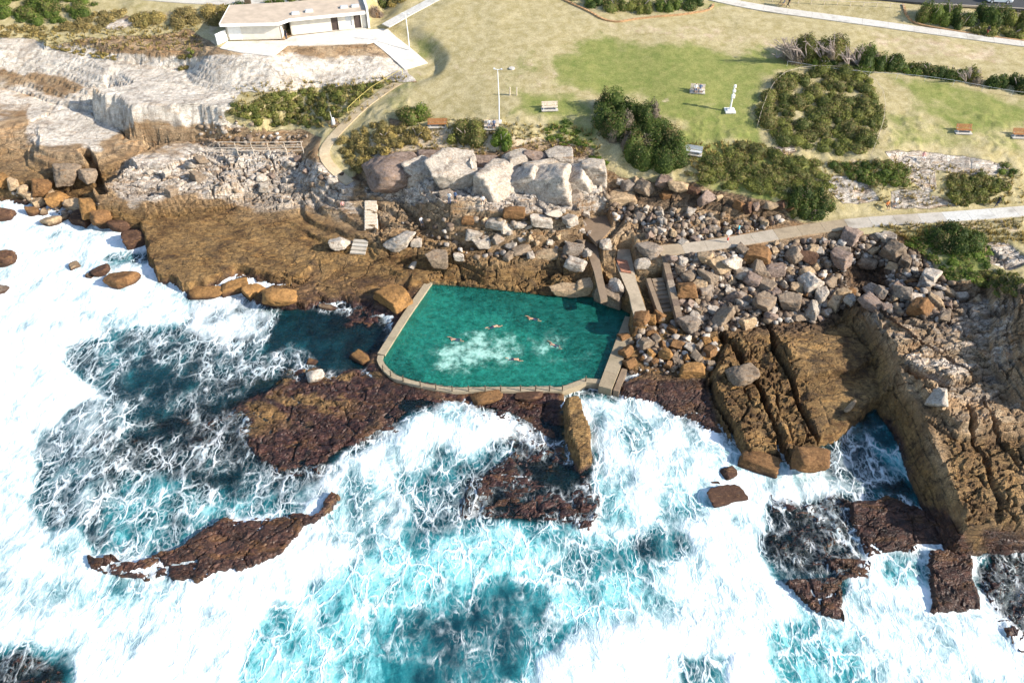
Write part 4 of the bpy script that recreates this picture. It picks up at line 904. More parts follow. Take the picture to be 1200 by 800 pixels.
for px, py, w, hr, dr, rz, k, cl, lb in [
 (240, 345, 48, .28, .5, -4, 'round', 'orange brown', 'long flat orange rock awash in front of the platform'), (276, 340, 34, .5, .7, 30, 'block', 'orange brown', 'orange rock between the long flat rock and the mid shelf'), (298, 345, 26, .7, .8, 50, 'block', 'orange brown', 'upright orange rock at the mid shelf edge'),
 (328, 352, 46, .42, .55, -8, 'round', 'orange brown', 'bulging orange rock at the tip of the mid shelf'), (386, 361, 26, .18, .35, -14, 'block', 'tan', 'thin pale plank shaped rock in the dark inlet'), (462, 352, 44, .5, .7, -40, 'block', 'orange brown', 'tilted orange slab against the left pool wall'),
 (424, 420, 30, .4, .6, -35, 'round', 'orange brown', 'golden brown rock outside the pool corner'), (370, 443, 22, .6, .8, 10, 'round', 'white', 'smooth cream boulder alone on the dark reef'), (366, 424, 14, .5, .8, 0, 'round', 'orange brown', 'small orange rock behind the cream boulder'),
 (570, 468, 40, .3, .5, 4, 'round', 'brown', 'brown rock hump in front of the pool wall'), (620, 466, 34, .25, .5, 4, 'round', 'dark brown', 'dark rock hump in front of the pool wall posts')]:
    B(px, py, w, hr, dr, rz, k, cl, lb, .3, RW, sea=True)
RS = 'rocks at the foot of the right slabs'
for px, py, w, hr, dr, rz, k, cl, lb in [
 (888, 545, 48, .5, .7, -15, 'block', 'brown', 'large flat brown rock below the first slab'), (948, 541, 48, .55, .75, 10, 'round', 'brown', 'large rough round rock below the second slab'), (851, 582, 48, .3, .55, 14, 'block', 'dark brown', 'flat dark red rock alone in the white water'),
 (853, 556, 20, .7, .9, 10, 'round', 'dark brown', 'dark rock standing in the foam above the flat red rock'), (839, 567, 12, .5, .8, 0, 'shard', 'dark brown', 'small dark rock in the foam beside the flat red rock'), (811, 437, 34, .5, .5, 0, 'block', 'orange brown', 'squared orange block below the stone wall'),
 (869, 443, 38, .55, .8, 10, 'round', 'grey brown', 'smooth round brown boulder sitting on the first slab'), (996, 478, 28, .25, .25, 40, 'shard', 'tan', 'thin pale slab lying on the golden rock face'), (1100, 470, 34, .6, .7, 50, 'shard', 'pale grey', 'blue grey leaning slab on the right cliff edge'),
 (1104, 478, 18, .7, .5, 35, 'shard', 'tan', 'cream shard beside the leaning blue grey slab')]:
    B(px, py, w, hr, dr, rz, k, cl, lb, .3, RS, sea=True)
# the bigger individual stones of the rubble slope under the coast path
RB = 'boulders of the rubble slope under the coast path'
for i, (px, py, w, k, cl, lb) in enumerate([
 (893, 359, 28, 'block', 'grey brown', 'broad grey brown boulder low on the rubble slope'), (923, 358, 28, 'block', 'grey brown', 'long grey boulder at the foot of the rubble slope'), (952, 366, 28, 'shard', 'pale grey', 'flat pale edged slab at the foot of the rubble slope'), (976, 359, 26, 'block', 'tan', 'striped cream block at the foot of the rubble slope'),
 (997, 353, 15, 'block', 'pale grey', 'pale blue stone at the head of the chasm'), (1020, 359, 32, 'round', 'purple grey', 'broad pinkish boulder at the top of the right cliff'), (1070, 355, 24, 'round', 'white', 'rounded white boulder above the right cliff'), (1094, 360, 24, 'round', 'tan', 'cream boulder right of the rounded white one'),
 (896, 338, 24, 'block', 'grey brown', 'squared brown boulder in the middle rubble'), (881, 331, 22, 'round', 'purple grey', 'dark rounded boulder in the middle rubble'), (944, 322, 16, 'block', 'tan', 'upright tan block with a flat front in the rubble'), (969, 337, 26, 'shard', 'grey brown', 'pointed brown rock in the right rubble'),
 (856, 313, 28, 'shard', 'white', 'bright white angular boulder under the coast path'), (886, 304, 34, 'block', 'brown', 'big rust brown block high in the rubble'), (944, 306, 26, 'shard', 'dark brown', 'dark upright block high in the rubble'), (1014, 313, 26, 'round', 'grey brown', 'knobbly boulder above the dark hollow'),
 (1041, 281, 18, 'block', 'pale grey', 'bluish flat stone at the top right of the rubble'), (808, 383, 30, 'round', 'grey', 'big dark grey boulder at the end of the stone wall'), (805, 398, 12, 'shard', 'white', 'white pointed stone standing below the dark grey boulder'), (809, 409, 14, 'shard', 'pale grey', 'pale grey stone under the white pointed stone'),
 (827, 345, 22, 'shard', 'grey', 'dark slanted block in the left rubble'), (806, 325, 20, 'round', 'grey brown', 'rounded brown boulder beside the stone wall'), (826, 305, 20, 'round', 'tan', 'oval cream boulder under the path edge'), (800, 308, 14, 'round', 'white', 'round white stone by the top of the stone wall'),
 (820, 340, 18, 'shard', 'tan', 'cream shard in the left rubble'), (843, 328, 12, 'block', 'white', 'white cube like stone in the left rubble'), (858, 343, 15, 'shard', 'white', 'bright white triangular stone in the centre of the rubble'), (836, 368, 18, 'block', 'white', 'white leaning block at the bottom of the left rubble'),
 (905, 322, 26, 'block', 'purple grey', 'wide dark block under the big rust brown block'), (933, 340, 16, 'shard', 'tan', 'broken tan stone between the two grey boulders'), (866, 352, 18, 'round', 'grey', 'dark boulder beside the white triangular stone'), (1050, 340, 20, 'block', 'purple grey', 'purplish block on the right rubble'),
 (1085, 335, 18, 'round', 'pale grey', 'pale boulder below the dark green mound'), (1060, 310, 20, 'block', 'grey brown', 'brown block left of the dark green mound'), (1110, 345, 20, 'shard', 'tan', 'tan slab at the right end of the rubble'), (1022, 296, 16, 'shard', 'tan', 'tan slab on the upper right rubble'), (985, 300, 18, 'block', 'grey', 'grey block on the upper middle rubble')]):
    B(px, py, w, .5 + .25 * random.random(), .65 + .3 * random.random(), random.uniform(-50, 80), k, cl, lb, .22, RB)

# the rest of the countable stones, each described by size, colour, form and where it lies
MARK = [((800, 305), 'the stone wall top'), ((795, 350), 'the stone wall middle'), ((795, 375), 'the stone wall foot'), ((852, 290), 'the round topped signpost'), ((900, 282), 'the coast path edge'), ((960, 276), 'the coast path bend'),
        ((856, 313), 'the bright white boulder'), ((886, 304), 'the rust brown block'), ((944, 306), 'the dark upright block'), ((893, 359), 'the broad brown boulder'), ((923, 358), 'the long grey boulder'), ((952, 366), 'the flat pale slab'), ((976, 359), 'the striped cream block'),
        ((1014, 318), 'the dark hollow'), ((1070, 355), 'the rounded white boulder'), ((1041, 281), 'the bluish flat stone'), ((1120, 300), 'the dark green mound'), ((1100, 372), 'the wet pale gully'), ((858, 343), 'the white triangular stone'), ((969, 337), 'the pointed brown rock'),
        ((808, 383), 'the big dark grey boulder'), ((811, 437), 'the squared orange block'), ((740, 400), 'the right pool wall'), ((770, 420), 'the dark pool inlet'), ((869, 443), 'the smooth round boulder'), ((748, 370), 'the foot of the ramp'),
        ((728, 240), 'the long cream ledge block'), ((760, 250), 'the walkway bend'), ((864, 270), 'the walker in cyan'), ((820, 250), 'the face below the scrub'), ((900, 250), 'the path side bush'), ((694, 240), 'the pillar rock'), ((655, 280), 'the long white block'), ((600, 285), 'the pale block pile'),
        ((540, 250), 'the two standing people'), ((450, 300), 'the wedge shaped block'), ((430, 252), 'the timber steps'), ((330, 190), 'the rail fence'), ((300, 205), 'the ledge by the track'), ((225, 215), 'the pale jointed rocks'), ((400, 215), 'the foot of the track')]
used_labels = set()
def spot_label(px, py, w, cl, k):
    ds = sorted(((px - m[0][0]) ** 2 + ((py - m[0][1]) * 1.5) ** 2, m) for m in MARK)
    size = 'tiny' if w < 7.5 else 'small' if w < 11 else 'medium' if w < 15 else 'large'
    form = {'block': 'squared', 'shard': 'sharp edged', 'round': 'rounded'}[k]
    for _, ((mx, my), nm) in ds[:4]:
        dx = px - mx; dy = (py - my) * 1.5
        rel = ('just ' if math.hypot(dx, dy) < 16 else '') + (('right of' if dx > 0 else 'left of') if abs(dx) > abs(dy) else ('on the sea side of' if dy > 0 else 'uphill of'))
        lb = f'{size} {cl} {form} stone {rel} {nm}'
        if lb not in used_labels: used_labels.add(lb); return lb
        lb2 = f'{size} {cl} {form} stone farther {rel} {nm}'
        if lb2 not in used_labels and 'just' not in rel: used_labels.add(lb2); return lb2
    return lb
def inpoly(x, y, P):
    c = False
    for i in range(len(P)):
        (ax, ay), (bx, by) = P[i], P[(i + 1) % len(P)]
        if (ay > y) != (by > y) and x < (bx - ax) * (y - ay) / (by - ay) + ax: c = not c
    return c
def spread(poly, n, wmin, wmax, cols, kinds, group, tight=.8, pw=2.0, sea=False, big_first=True):
    xs = [p[0] for p in poly]; ys = [p[1] for p in poly]
    ws = sorted((wmin + (wmax - wmin) * random.random() ** pw for _ in range(n)), reverse=True)
    for w in ws:
        for _ in range(60):
            px = random.uniform(min(xs), max(xs)); py = random.uniform(min(ys), max(ys))
            if not inpoly(px, py, poly) or inpoly(px, py, HOLLOW): continue
            q = at(px, py, sea); r = w * .5 * (q.y * cF[1] + (q.z - CAM_H) * cF[2]) / FPX
            if any((q.x - b[0]) ** 2 + (q.y - b[1]) ** 2 < (tight * (r + b[2])) ** 2 for b in BP): continue
            cl = random.choice(cols); k = random.choice(kinds)
            put_rock(px, py, w, random.uniform(.5, .85), random.uniform(.6, 1), random.uniform(0, 180), k, cl, spot_label(px, py, w, cl, k), random.uniform(.1, .3), group, big=False, tilt=random.uniform(-.6, .6), sea=sea)
            break
MIXC = ['white', 'pale grey', 'pale grey', 'tan', 'tan', 'grey', 'purple grey', 'purple grey', 'grey brown', 'grey brown', 'brown', 'grey brown']
RUB = [(785, 304), (830, 297), (900, 288), (960, 282), (1040, 278), (1075, 300), (1105, 325), (1128, 350), (1105, 376), (1040, 366), (1000, 352), (965, 376), (900, 380), (858, 388), (815, 385), (795, 365)]
spread([(742, 212), (860, 232), (950, 246), (930, 252), (850, 246), (742, 226)], 16, 12, 26, ['brown', 'purple grey', 'grey brown', 'dark brown', 'tan'], ['block', 'shard'], 'brown blocks of the broken face below the scrub', .6)
spread(RUB, 104, 7.5, 30, MIXC, ['block', 'shard', 'shard', 'block', 'round'], RB, .58, 2.3)
spread([(745, 244), (790, 246), (860, 258), (930, 256), (880, 272), (800, 286), (760, 282), (748, 262)], 26, 8, 16, ['tan', 'pale grey', 'grey', 'purple grey', 'white'], ['block', 'shard'], 'broken stones between the scrub slope and the coast path', .8)
spread([(735, 372), (772, 372), (800, 400), (838, 398), (838, 436), (800, 430), (770, 432), (735, 430), (728, 410)], 30, 10, 22, ['brown', 'grey brown', 'grey brown', 'orange brown', 'brown'], ['block', 'round', 'block'], 'brown blocks between the pool wall and the right slabs', .78)
spread([(560, 258), (690, 250), (690, 300), (600, 304), (560, 294)], 18, 7, 13, ['white', 'pale grey', 'tan', 'grey brown'], ['block', 'shard'], SH_, .8)
spread([(300, 190), (360, 184), (395, 204), (415, 228), (300, 226)], 12, 8, 18, ['white', 'pale grey', 'white', 'purple grey', 'tan'], ['block', 'round'], 'jointed pale rocks below the rail fence', .72)
spread([(118, 214), (160, 196), (240, 186), (250, 212), (200, 230), (130, 232)], 6, 10, 20, ['pale grey', 'white', 'tan', 'grey brown'], ['round', 'block'], 'jointed pale rocks above the brown platform', .75)

# uncountable small rubble, one mass
def rubble(name, polys, seed, label, sz=(.22, 1.0)):
    rng = np.random.RandomState(seed); V = []; F = []; T = []
    base = [np.array([v.co[:] for v in m.vertices]) for m in RUBP]; faces = [np.array([p.vertices[:] for p in m.polygons]) for m in RUBP]
    off = 0
    for poly, n in polys:
        xs = [p[0] for p in poly]; ys = [p[1] for p in poly]; c = 0
        while c < n:
            px = rng.uniform(min(xs), max(xs)); py = rng.uniform(min(ys), max(ys))
            if not inpoly(px, py, poly) or inpoly(px, py, HOLLOW): continue
            c += 1; q = at(px, py); k = rng.randint(len(base)); s = sz[0] + (sz[1] - sz[0]) * rng.rand() ** 2.5
            a = rng.rand() * 6.28; ca_, sa_ = math.cos(a), math.sin(a)
            b = base[k] * (s * 1.2, s, s * .8); b = np.stack([b[:, 0] * ca_ - b[:, 1] * sa_, b[:, 0] * sa_ + b[:, 1] * ca_, b[:, 2]], 1)
            V.append(b + (q.x, q.y, q.z + s * .2)); F.append(faces[k] + off); T.append(np.full(len(b), rng.rand())); off += len(b)
    me = np_mesh(name, np.concatenate(V), np.concatenate(F)); vattr(me, 'tone', np.concatenate(T), 'FLOAT')
    return tag(link(name, me, M_RUB, smooth=False), label, 'rubble', kind='stuff')
t = NT('rubble_stone'); p = t.pos()
rmp = t.n.new('ShaderNodeValToRGB'); t.set(rmp.inputs[0], t.attr('tone').outputs['Fac'])
els = rmp.color_ramp.elements; els[0].color = (.09, .065, .045, 1); els[1].color = (.52, .46, .39, 1)
for pos_, cc in ((.3, (.16, .115, .085)), (.6, (.26, .19, .125)), (.85, (.34, .30, .26))): e = els.new(pos_); e.color = (*cc, 1)
c = t.mix(1, rmp.outputs[0], t.mix(t.ss(.3, .7, t.noise(p, 6, 4)[0]), (.7, .7, .7), (1.2, 1.2, 1.2)), 'MULTIPLY')
M_RUB = t.done(t.bsdf(c, .9, None, .2))
RUBP = [rock_mesh('rubble_stone', 300 + i, ('block', 'shard')[i % 2], 2) for i in range(8)]
rubble('rubble', [(RUB, 2600), ([(745, 244), (790, 246), (860, 258), (930, 256), (880, 272), (800, 286), (760, 282), (748, 262)], 420), ([(700, 236), (745, 238), (760, 262), (720, 262)], 120), ([(790, 300), (850, 296), (850, 385), (815, 390), (795, 365)], 500)], 5, 'loose small stones filling the gaps between the boulders')
rubble('shelf_rubble', [([(450, 262), (690, 250), (690, 302), (560, 304), (450, 282)], 130), ([(250, 186), (330, 178), (400, 205), (420, 232), (240, 228)], 60), ([(735, 372), (800, 380), (838, 398), (838, 436), (735, 440)], 240), ([(10, 222), (120, 240), (110, 256), (40, 250)], 90), ([(230, 150), (360, 160), (350, 172), (240, 172)], 120)], 9, 'scattered small stones on the rock shelves')
# ------------------------------------------------------------------ shrubs and scrub: many small leaf faces over uneven clumps
t = NT('leaves'); oi = t.n.new('ShaderNodeObjectInfo'); la = t.attr('tint')
Ls = t.sep(la.outputs['Color'])
base = oi.outputs['Color']
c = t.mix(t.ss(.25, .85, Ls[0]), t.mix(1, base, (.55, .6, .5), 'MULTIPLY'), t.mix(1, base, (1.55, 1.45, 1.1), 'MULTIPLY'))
c = t.mix(t.ss(.62, .95, Ls[1]), c, (.27, .20, .085))
c = t.mix(t.math('MULTIPLY', Ls[2], .8), c, (.25, .19, .15))
M_LEAF = t.done(t.node('ShaderNodeMixShader', {0: .33, 1: t.bsdf(c, .65, None, .25), 2: t.node('ShaderNodeBsdfTranslucent', {0: c}).outputs[0]}).outputs[0])
M_BARK = simple_mat('grey_bark', (.36, .29, .25), .9, .35, 4)
ico2 = None
def dome():
    global ico2
    if ico2 is None:
        bm = bmesh.new(); bmesh.ops.create_icosphere(bm, subdivisions=2, radius=1)
        ico2 = (np.array([v.co[:] for v in bm.verts]), np.array([[v.index for v in f.verts] for f in bm.faces])); bm.free()
    return ico2
def leaf_cloud(clumps, seed, size=.21, dens=34, dry=.3, dead=0.0):
    """clumps: (x, y, z, radius, height). Returns a mesh of leaf faces and a darker solid dome inside each clump"""
    rng = np.random.RandomState(seed); V = []; F = []; T = []; off = 0
    dv, df = dome()
    for x, y, z, r, h in clumps:
        n = int(dens * r * (r + h) * 2.2 / (size / .26) ** 2) + 10
        d = rng.randn(n, 3); d /= np.linalg.norm(d, axis=1)[:, None]; d[:, 2] = np.abs(d[:, 2]) * 1.0 - .08
        rad = 1 + .22 * (vn3(d[:, 0] * 2.2 + x, d[:, 1] * 2.2 + y, d[:, 2] * 2.2, seed) - .4) * 1.5
        rad = rad * (.8 + .28 * rng.rand(n) ** .7)
        ctr = d * rad[:, None] * (r, r, h) + (x, y, z)
        nrm = d * (1 / r, 1 / r, 1 / h); nrm /= np.linalg.norm(nrm, axis=1)[:, None]
        nrm = nrm + .55 * rng.randn(n, 3); nrm /= np.linalg.norm(nrm, axis=1)[:, None]
        a = np.cross(nrm, rng.randn(n, 3)); a /= np.linalg.norm(a, axis=1)[:, None]; b = np.cross(nrm, a)
        s = size * (.55 + .8 * rng.rand(n))[:, None]
        q = np.stack([ctr - a * s * .5, ctr + b * s * .34, ctr + a * s * .6, ctr - b * s * .34], 1)
        V.append(q.reshape(-1, 3)); F.append(np.arange(n * 4).reshape(-1, 4) + off); off += n * 4
        ct = rng.rand(); cd = rng.rand() < dry; dd = rng.rand() < dead
        tt = np.stack([np.clip(.62 * ct + .38 * rng.rand(n), 0, 1), np.where(rng.rand(n) < (.75 if cd else .12), .6 + .4 * rng.rand(n), 0), np.full(n, 1.0 if dd else 0), np.ones(n)], 1)
        T.append(np.repeat(tt, 4, 0))
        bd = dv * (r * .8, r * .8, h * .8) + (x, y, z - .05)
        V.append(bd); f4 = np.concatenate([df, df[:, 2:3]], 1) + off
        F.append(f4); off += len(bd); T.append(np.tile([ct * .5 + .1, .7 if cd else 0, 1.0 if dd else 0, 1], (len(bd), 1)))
    V = np.concatenate(V); F = np.concatenate(F); T = np.concatenate(T)
    tri = F[:, 2] == F[:, 3]
    me = bpy.data.meshes.new('foliage'); me.vertices.add(len(V)); me.vertices.foreach_set('co', V.astype(np.float32).ravel())
    li = np.concatenate([F[~tri].ravel(), F[tri][:, :3].ravel()]).astype(np.int32); nq = int((~tri).sum()); nt3 = int(tri.sum())
    me.loops.add(len(li)); me.loops.foreach_set('vertex_index', li)
    ls = np.concatenate([np.arange(nq) * 4, nq * 4 + np.arange(nt3) * 3]).astype(np.int32)
    me.polygons.add(nq + nt3); me.polygons.foreach_set('loop_start', ls); me.update(calc_edges=True)
    vattr(me, 'tint', T)
    return me
GREEN = {'green': (.11, .155, .034), 'dark': (.078, .115, .03), 'olive': (.165, .18, .052), 'tan': (.31, .245, .10), 'bright': (.125, .185, .034), 'dry': (.30, .235, .11), 'pink': (.33, .22, .16)}
def mpp(q): return (q.y * cF[1] + (q.z - CAM_H) * cF[2]) / FPX
vseed = [500]
def bush(px, py, wpx, h, colr, label, group=None, dep=.8, n=None, dry=.2, dead=0, branches=0, size=.21, name='shrub', cat='shrub'):
    q = at(px, py); w = wpx * mpp(q); vseed[0] += 1; rng = random.Random(vseed[0])
    root = empty(name, q); tag(root, label, cat, group)
    n = n or max(4, int(w * 1.6)); cl = []
    for i in range(n):
        a = rng.random() * 6.28; rr = math.sqrt(rng.random()) * .72
        x = math.cos(a) * rr * w / 2; y = math.sin(a) * rr * w * dep / 2
        r = max(.35, w * rng.uniform(.13, .26)); hh = h * rng.uniform(.6, 1.0) * (1 - .35 * rr)
        cl.append((x, y, ground(q.x + x, q.y + y) - q.z, r, hh))
    o = link('foliage', leaf_cloud(cl, vseed[0], size, 34, dry, dead), M_LEAF, root)
    k = rng.uniform(.9, 1.12); o.color = tuple(v * k for v in GREEN[colr]) + (1,)
    mb = MB()
    for i in range(3):
        a = rng.random() * 6.28; mb.tube([(0, 0, -.2), (math.cos(a) * w * .1, math.sin(a) * w * .1, h * .35), (math.cos(a) * w * .22, math.sin(a) * w * .2, h * .7)], .09, .04, 6)
    mb.build('stem', M_BARK, root)
    for b in range(branches):
        m2 = MB(); x0 = rng.uniform(-.42, .1) * w; y0 = -w * dep * .38 + rng.uniform(-.3, .5)
        for s_ in range(5):
            p0 = Vector((x0, y0 + .4, .1)); d = Vector((-rng.uniform(.2, 1.0), -rng.uniform(0, .4), rng.uniform(.6, 1.2))).normalized()
            L = h * rng.uniform(.9, 1.25); p1 = p0 + d * L * .5; p2 = p1 + (d + Vector((rng.uniform(-.6, .5), rng.uniform(-.4, .3), rng.uniform(-.4, .2)))) * L * .4
            m2.tube([p0, p1, p2], .10, .035, 6)
            for k_ in range(4):
                e = p1.lerp(p2, rng.random()); m2.tube([e, e + Vector((rng.uniform(-.8, .5), rng.uniform(-.6, .3), rng.uniform(.1, .7)))], .04, .015, 5)
        m2.build('bare_branch', M_BARK, root)
    return root
def scrub(name, poly, label, h, colr, n, rr=(.5, 1.3), dry=.35, size=.21, kind='stuff', cat='scrub', dens=34, group=None, seed=1, dead=0):
    rng = random.Random(seed); xs = [p[0] for p in poly]; ys = [p[1] for p in poly]; cl = []
    while len(cl) < n:
        px = rng.uniform(min(xs), max(xs)); py = rng.uniform(min(ys), max(ys))
        if inpoly(px, py, poly):
            q = at(px, py); r = rng.uniform(*rr); cl.append((q.x, q.y, q.z - .05, r, h * rng.uniform(.22, 1.15) * (r / rr[1]) ** .6))
    o = link(name, leaf_cloud(cl, seed, size, dens, dry, dead), M_LEAF); o.color = GREEN[colr] + (1,)
    return tag(o, label, cat, group, kind)
S = scrub
S('fenced_scrub', [(914, 88), (955, 84), (1000, 87), (1028, 99), (1034, 130), (1028, 160), (1018, 178), (960, 180), (908, 163), (888, 148), (893, 125)], 'dense olive scrub inside the post and wire enclosure', 1.5, 'olive', 190, (.5, 1.45), .35, seed=11)
S('slope_scrub', [(804, 206), (822, 191), (870, 170), (905, 178), (956, 190), (972, 214), (950, 230), (920, 238), (880, 224), (840, 218)], 'green and straw coloured scrub on the slope above the rock face', .9, 'olive', 170, (.4, 1.3), .45, seed=12)
S('slope_scrub', [(972, 192), (1000, 190), (1052, 192), (1066, 206), (1062, 220), (1010, 214), (985, 204)], 'low dark scrub between the fenced enclosure and the bare rock ledges', .9, 'green', 80, (.4, .9), .35, seed=13)
S('slope_scrub', [(1114, 208), (1150, 205), (1178, 214), (1172, 236), (1125, 240), (1112, 226)], 'tufted yellow green scrub just above the coast path', 1.0, 'olive', 90, (.4, .9), .45, seed=14)
S('slope_scrub', [(270, 132), (300, 114), (370, 104), (425, 99), (462, 92), (425, 116), (396, 138), (385, 150), (330, 148), (290, 146)], 'green and straw scrub below the pale cliff ledge', .8, 'olive', 220, (.35, .9), .5, seed=15)
S('slope_scrub', [(396, 168), (420, 152), (452, 140), (478, 152), (478, 172), (440, 184), (424, 200), (408, 196)], 'straw coloured scrub inside the bend of the track', .9, 'tan', 110, (.35, .9), .6, seed=16)
S('slope_scrub', [(1060, 284), (1090, 270), (1130, 262), (1156, 280), (1160, 305), (1150, 330), (1110, 326), (1085, 300)], 'low green ground cover around the dark mound under the coast path', .55, 'bright', 110, (.4, .9), .3, seed=17)
S('slope_scrub', [(635, 148), (662, 140), (690, 150), (696, 172), (660, 168), (640, 162)], 'low green creepers on the dirt bank above the outcrop', .4, 'bright', 46, (.3, .7), .3, seed=18)
S('slope_scrub', [(1135, 322), (1165, 316), (1215, 330), (1215, 350), (1160, 346)], 'olive tufts at the top of the right cliff', .7, 'olive', 60, (.35, .8), .5, seed=19)
S('headland_scrub', [(-30, -6), (60, -8), (112, 4), (108, 16), (70, 30), (30, 26), (-30, 22)], 'dense green scrub at the inland corner of the headland', 1.6, 'green', 90, (.7, 1.5), .3, seed=20)
S('headland_scrub', [(60, 32), (110, 18), (150, 10), (148, 20), (110, 36), (80, 40)], 'dry straw scrub on the sandy headland', .7, 'dry', 70, (.4, 1.0), .7, seed=21)
S('headland_scrub', [(0, 30), (60, 32), (56, 44), (0, 42)], 'pale dry tussocks above the bare sloping slab', .5, 'dry', 40, (.4, .8), .7, seed=25)
S('headland_scrub', [(60, 56), (120, 62), (140, 66), (136, 70), (90, 64)], 'thin line of straw tussocks on the rock shelf', .4, 'tan', 36, (.3, .6), .6, seed=26)
S('path_scrub', [(690, 176), (712, 190), (706, 198), (692, 192)], 'small green tufts at the top of the gully', .5, 'bright', 16, (.3, .6), .3, seed=27)
b = bush
HB = 'mounds of heath on the headland'
b(172, 24, 42, 1.3, 'tan', 'rounded straw mound between two sandy tracks', HB, dry=.5); b(214, 24, 44, 1.5, 'dry', 'rounded yellow mound left of the orange sandy track', HB, dry=.6)
b(258, 20, 44, 1.6, 'tan', 'mixed straw and green shrub right of the orange track', HB, dry=.5); b(280, 15, 34, 1.8, 'dark', 'dark green shrub behind the left end of the building', HB)
b(214, 78, 18, .8, 'tan', 'yellow tussock alone on the pale cliff top', HB, dry=.7, n=5); b(222, 63, 14, .7, 'olive', 'small green tuft in a crack of the cliff top', HB, n=4)
HW = 'shrubs along the road behind the building'
b(322, 6, 26, 1.5, 'green', 'green shrub left of the stump by the back road', HW); b(352, 1, 30, 1.4, 'olive', 'olive shrub right of the stump by the back road', HW); b(388, -5, 36, 1.5, 'tan', 'straw shrub above the back of the roof', HW, dry=.5)
b(441, 16, 22, 2.0, 'pink', 'pinkish dry bush at the right end of the building', HW, dry=.3, dead=.5); b(455, 6, 26, 2.2, 'dark', 'dark green bush beside the concrete footpath', HW); b(470, 0, 30, 1.6, 'tan', 'straw shrub beside the concrete footpath', HW, dry=.5)
CB = 'bushes along the cliff top lawn edge'
b(487, 134, 46, 2.2, 'green', 'round green bush at the left end of the lawn edge', CB, dry=.3); b(489, 160, 36, 1.4, 'tan', 'straw coloured bush below the round green bush', CB, dry=.6); b(546, 160, 52, 2.4, 'olive', 'large olive and straw bush left of the lamp pole', CB, dry=.55)
b(588, 166, 32, 2.2, 'bright', 'bright green round bush below the lamp pole', CB, dry=.1); b(450, 160, 30, 1.2, 'tan', 'straw tussock bush beside the grey square stone', CB, dry=.6)
# the big dense thicket
def thicket(poly, n, hr, rr, seed, colr, label, name='thicket'):
    n = int(n * 1.15)
    rng = random.Random(seed); xs = [p[0] for p in poly]; ys = [p[1] for p in poly]; cl = []
    cx = sum(xs) / len(xs); cyy = sum(ys) / len(ys); q0 = at(cx, cyy); root = empty(name, q0); tag(root, label, 'thicket')
    while len(cl) < n:
        px = rng.uniform(min(xs), max(xs)); py = rng.uniform(min(ys), max(ys))
        if inpoly(px, py, poly):
            q = at(px, py); cl.append((q.x - q0.x, q.y - q0.y, q.z - q0.z - .1, rng.uniform(rr[0] * .8, rr[1]), rng.uniform(hr[0] * .6, hr[1])))
    o = link('foliage', leaf_cloud(cl, seed, .22, 38, .12, .05), M_LEAF, root); o.color = GREEN[colr] + (1,)
    mb = MB()
    for i in range(6): c = cl[i]; mb.tube([(c[0], c[1], c[2] - .2), (c[0] + .2, c[1], c[2] + c[4] * .7)], .1, .05, 6)
    mb.build('stem', M_BARK, root)
thicket([(693, 122), (708, 124), (730, 128), (762, 138), (798, 168), (796, 188), (772, 196), (748, 190), (724, 178), (708, 158)], 70, (2.4, 3.8), (1.0, 2.0), 41, 'dark', 'tall dark green thicket at the head of the rocky gully')
thicket([(1096, 276), (1118, 270), (1144, 276), (1150, 292), (1132, 304), (1106, 300)], 26, (1.2, 1.9), (.8, 1.5), 42, 'dark', 'dark smooth green mound below the coast path')
thicket([(922, 236), (938, 228), (962, 230), (975, 244), (960, 256), (930, 254)], 22, (1.2, 2.2), (.7, 1.3), 43, 'dark', 'dark green bush cluster by the inner bend of the coast path')
b(1180, 200, 24, .7, 'green', 'small flat green bush on the lawn right of the bare ledges', n=5)
HR = 'windswept hedge across the lawn'
b(946, 66, 56, 4.6, 'olive', 'tall windswept shrub with bare grey branches at the left end of the hedge', HR, dry=.2, dead=.35, branches=5); b(978, 68, 46, 4.0, 'olive', 'windswept shrub second in the hedge with some bare branches', HR, dry=.2, dead=.25, branches=3)
b(1008, 74, 44, 3.6, 'dark', 'third hedge shrub with grey twigs on its seaward side', HR, dry=.2, dead=.3, branches=3); b(1038, 80, 40, 3.2, 'dark', 'dark hedge shrub where the hedge narrows', HR, dead=.12); b(965, 78, 34, 1.8, 'green', 'low green shrub in front of the second hedge shrub', HR); b(1010, 84, 36, 1.5, 'green', 'low green shrub in front of the third hedge shrub', HR)
b(1064, 82, 34, 1.4, 'green', 'low trimmed part of the hedge in its middle', HR); b(1088, 86, 36, 1.8, 'dark', 'dark hedge shrub right of the low middle part', HR); b(1114, 90, 36, 2.0, 'dark', 'dark hedge shrub left of the bare forked branch', HR); b(1138, 93, 34, 2.4, 'olive', 'olive hedge shrub with a bare forked branch', HR, branches=2, dead=.15); b(1164, 98, 38, 2.2, 'dark', 'dark bushy hedge shrub near the right end of the hedge', HR); b(1192, 103, 40, 2.4, 'dark', 'last hedge shrub cut by the picture edge', HR); b(1228, 108, 40, 2.4, 'dark', 'last hedge shrub cut by the picture edge', HR)
HT = 'garden bed at the top of the lawn'
for px, py, w, h, cl, lb in [(672, -6, 36, 2.2, 'dark', 'dark shrub at the left end of the edged bed'), (700, 4, 36, 2.4, 'dark', 'dark shrub second from the left in the edged bed'), (722, 12, 36, 2.4, 'green', 'green shrub at the front corner of the edged bed'), (752, 10, 38, 2.2, 'olive', 'olive shrub in the middle of the edged bed'), (782, 9, 36, 2.0, 'green', 'green shrub right of the middle of the edged bed'), (812, 6, 34, 2.0, 'dark', 'dark shrub at the right end of the edged bed')]: b(px, py, w, h, cl, lb, HT)
HU = 'garden bed beside the road'
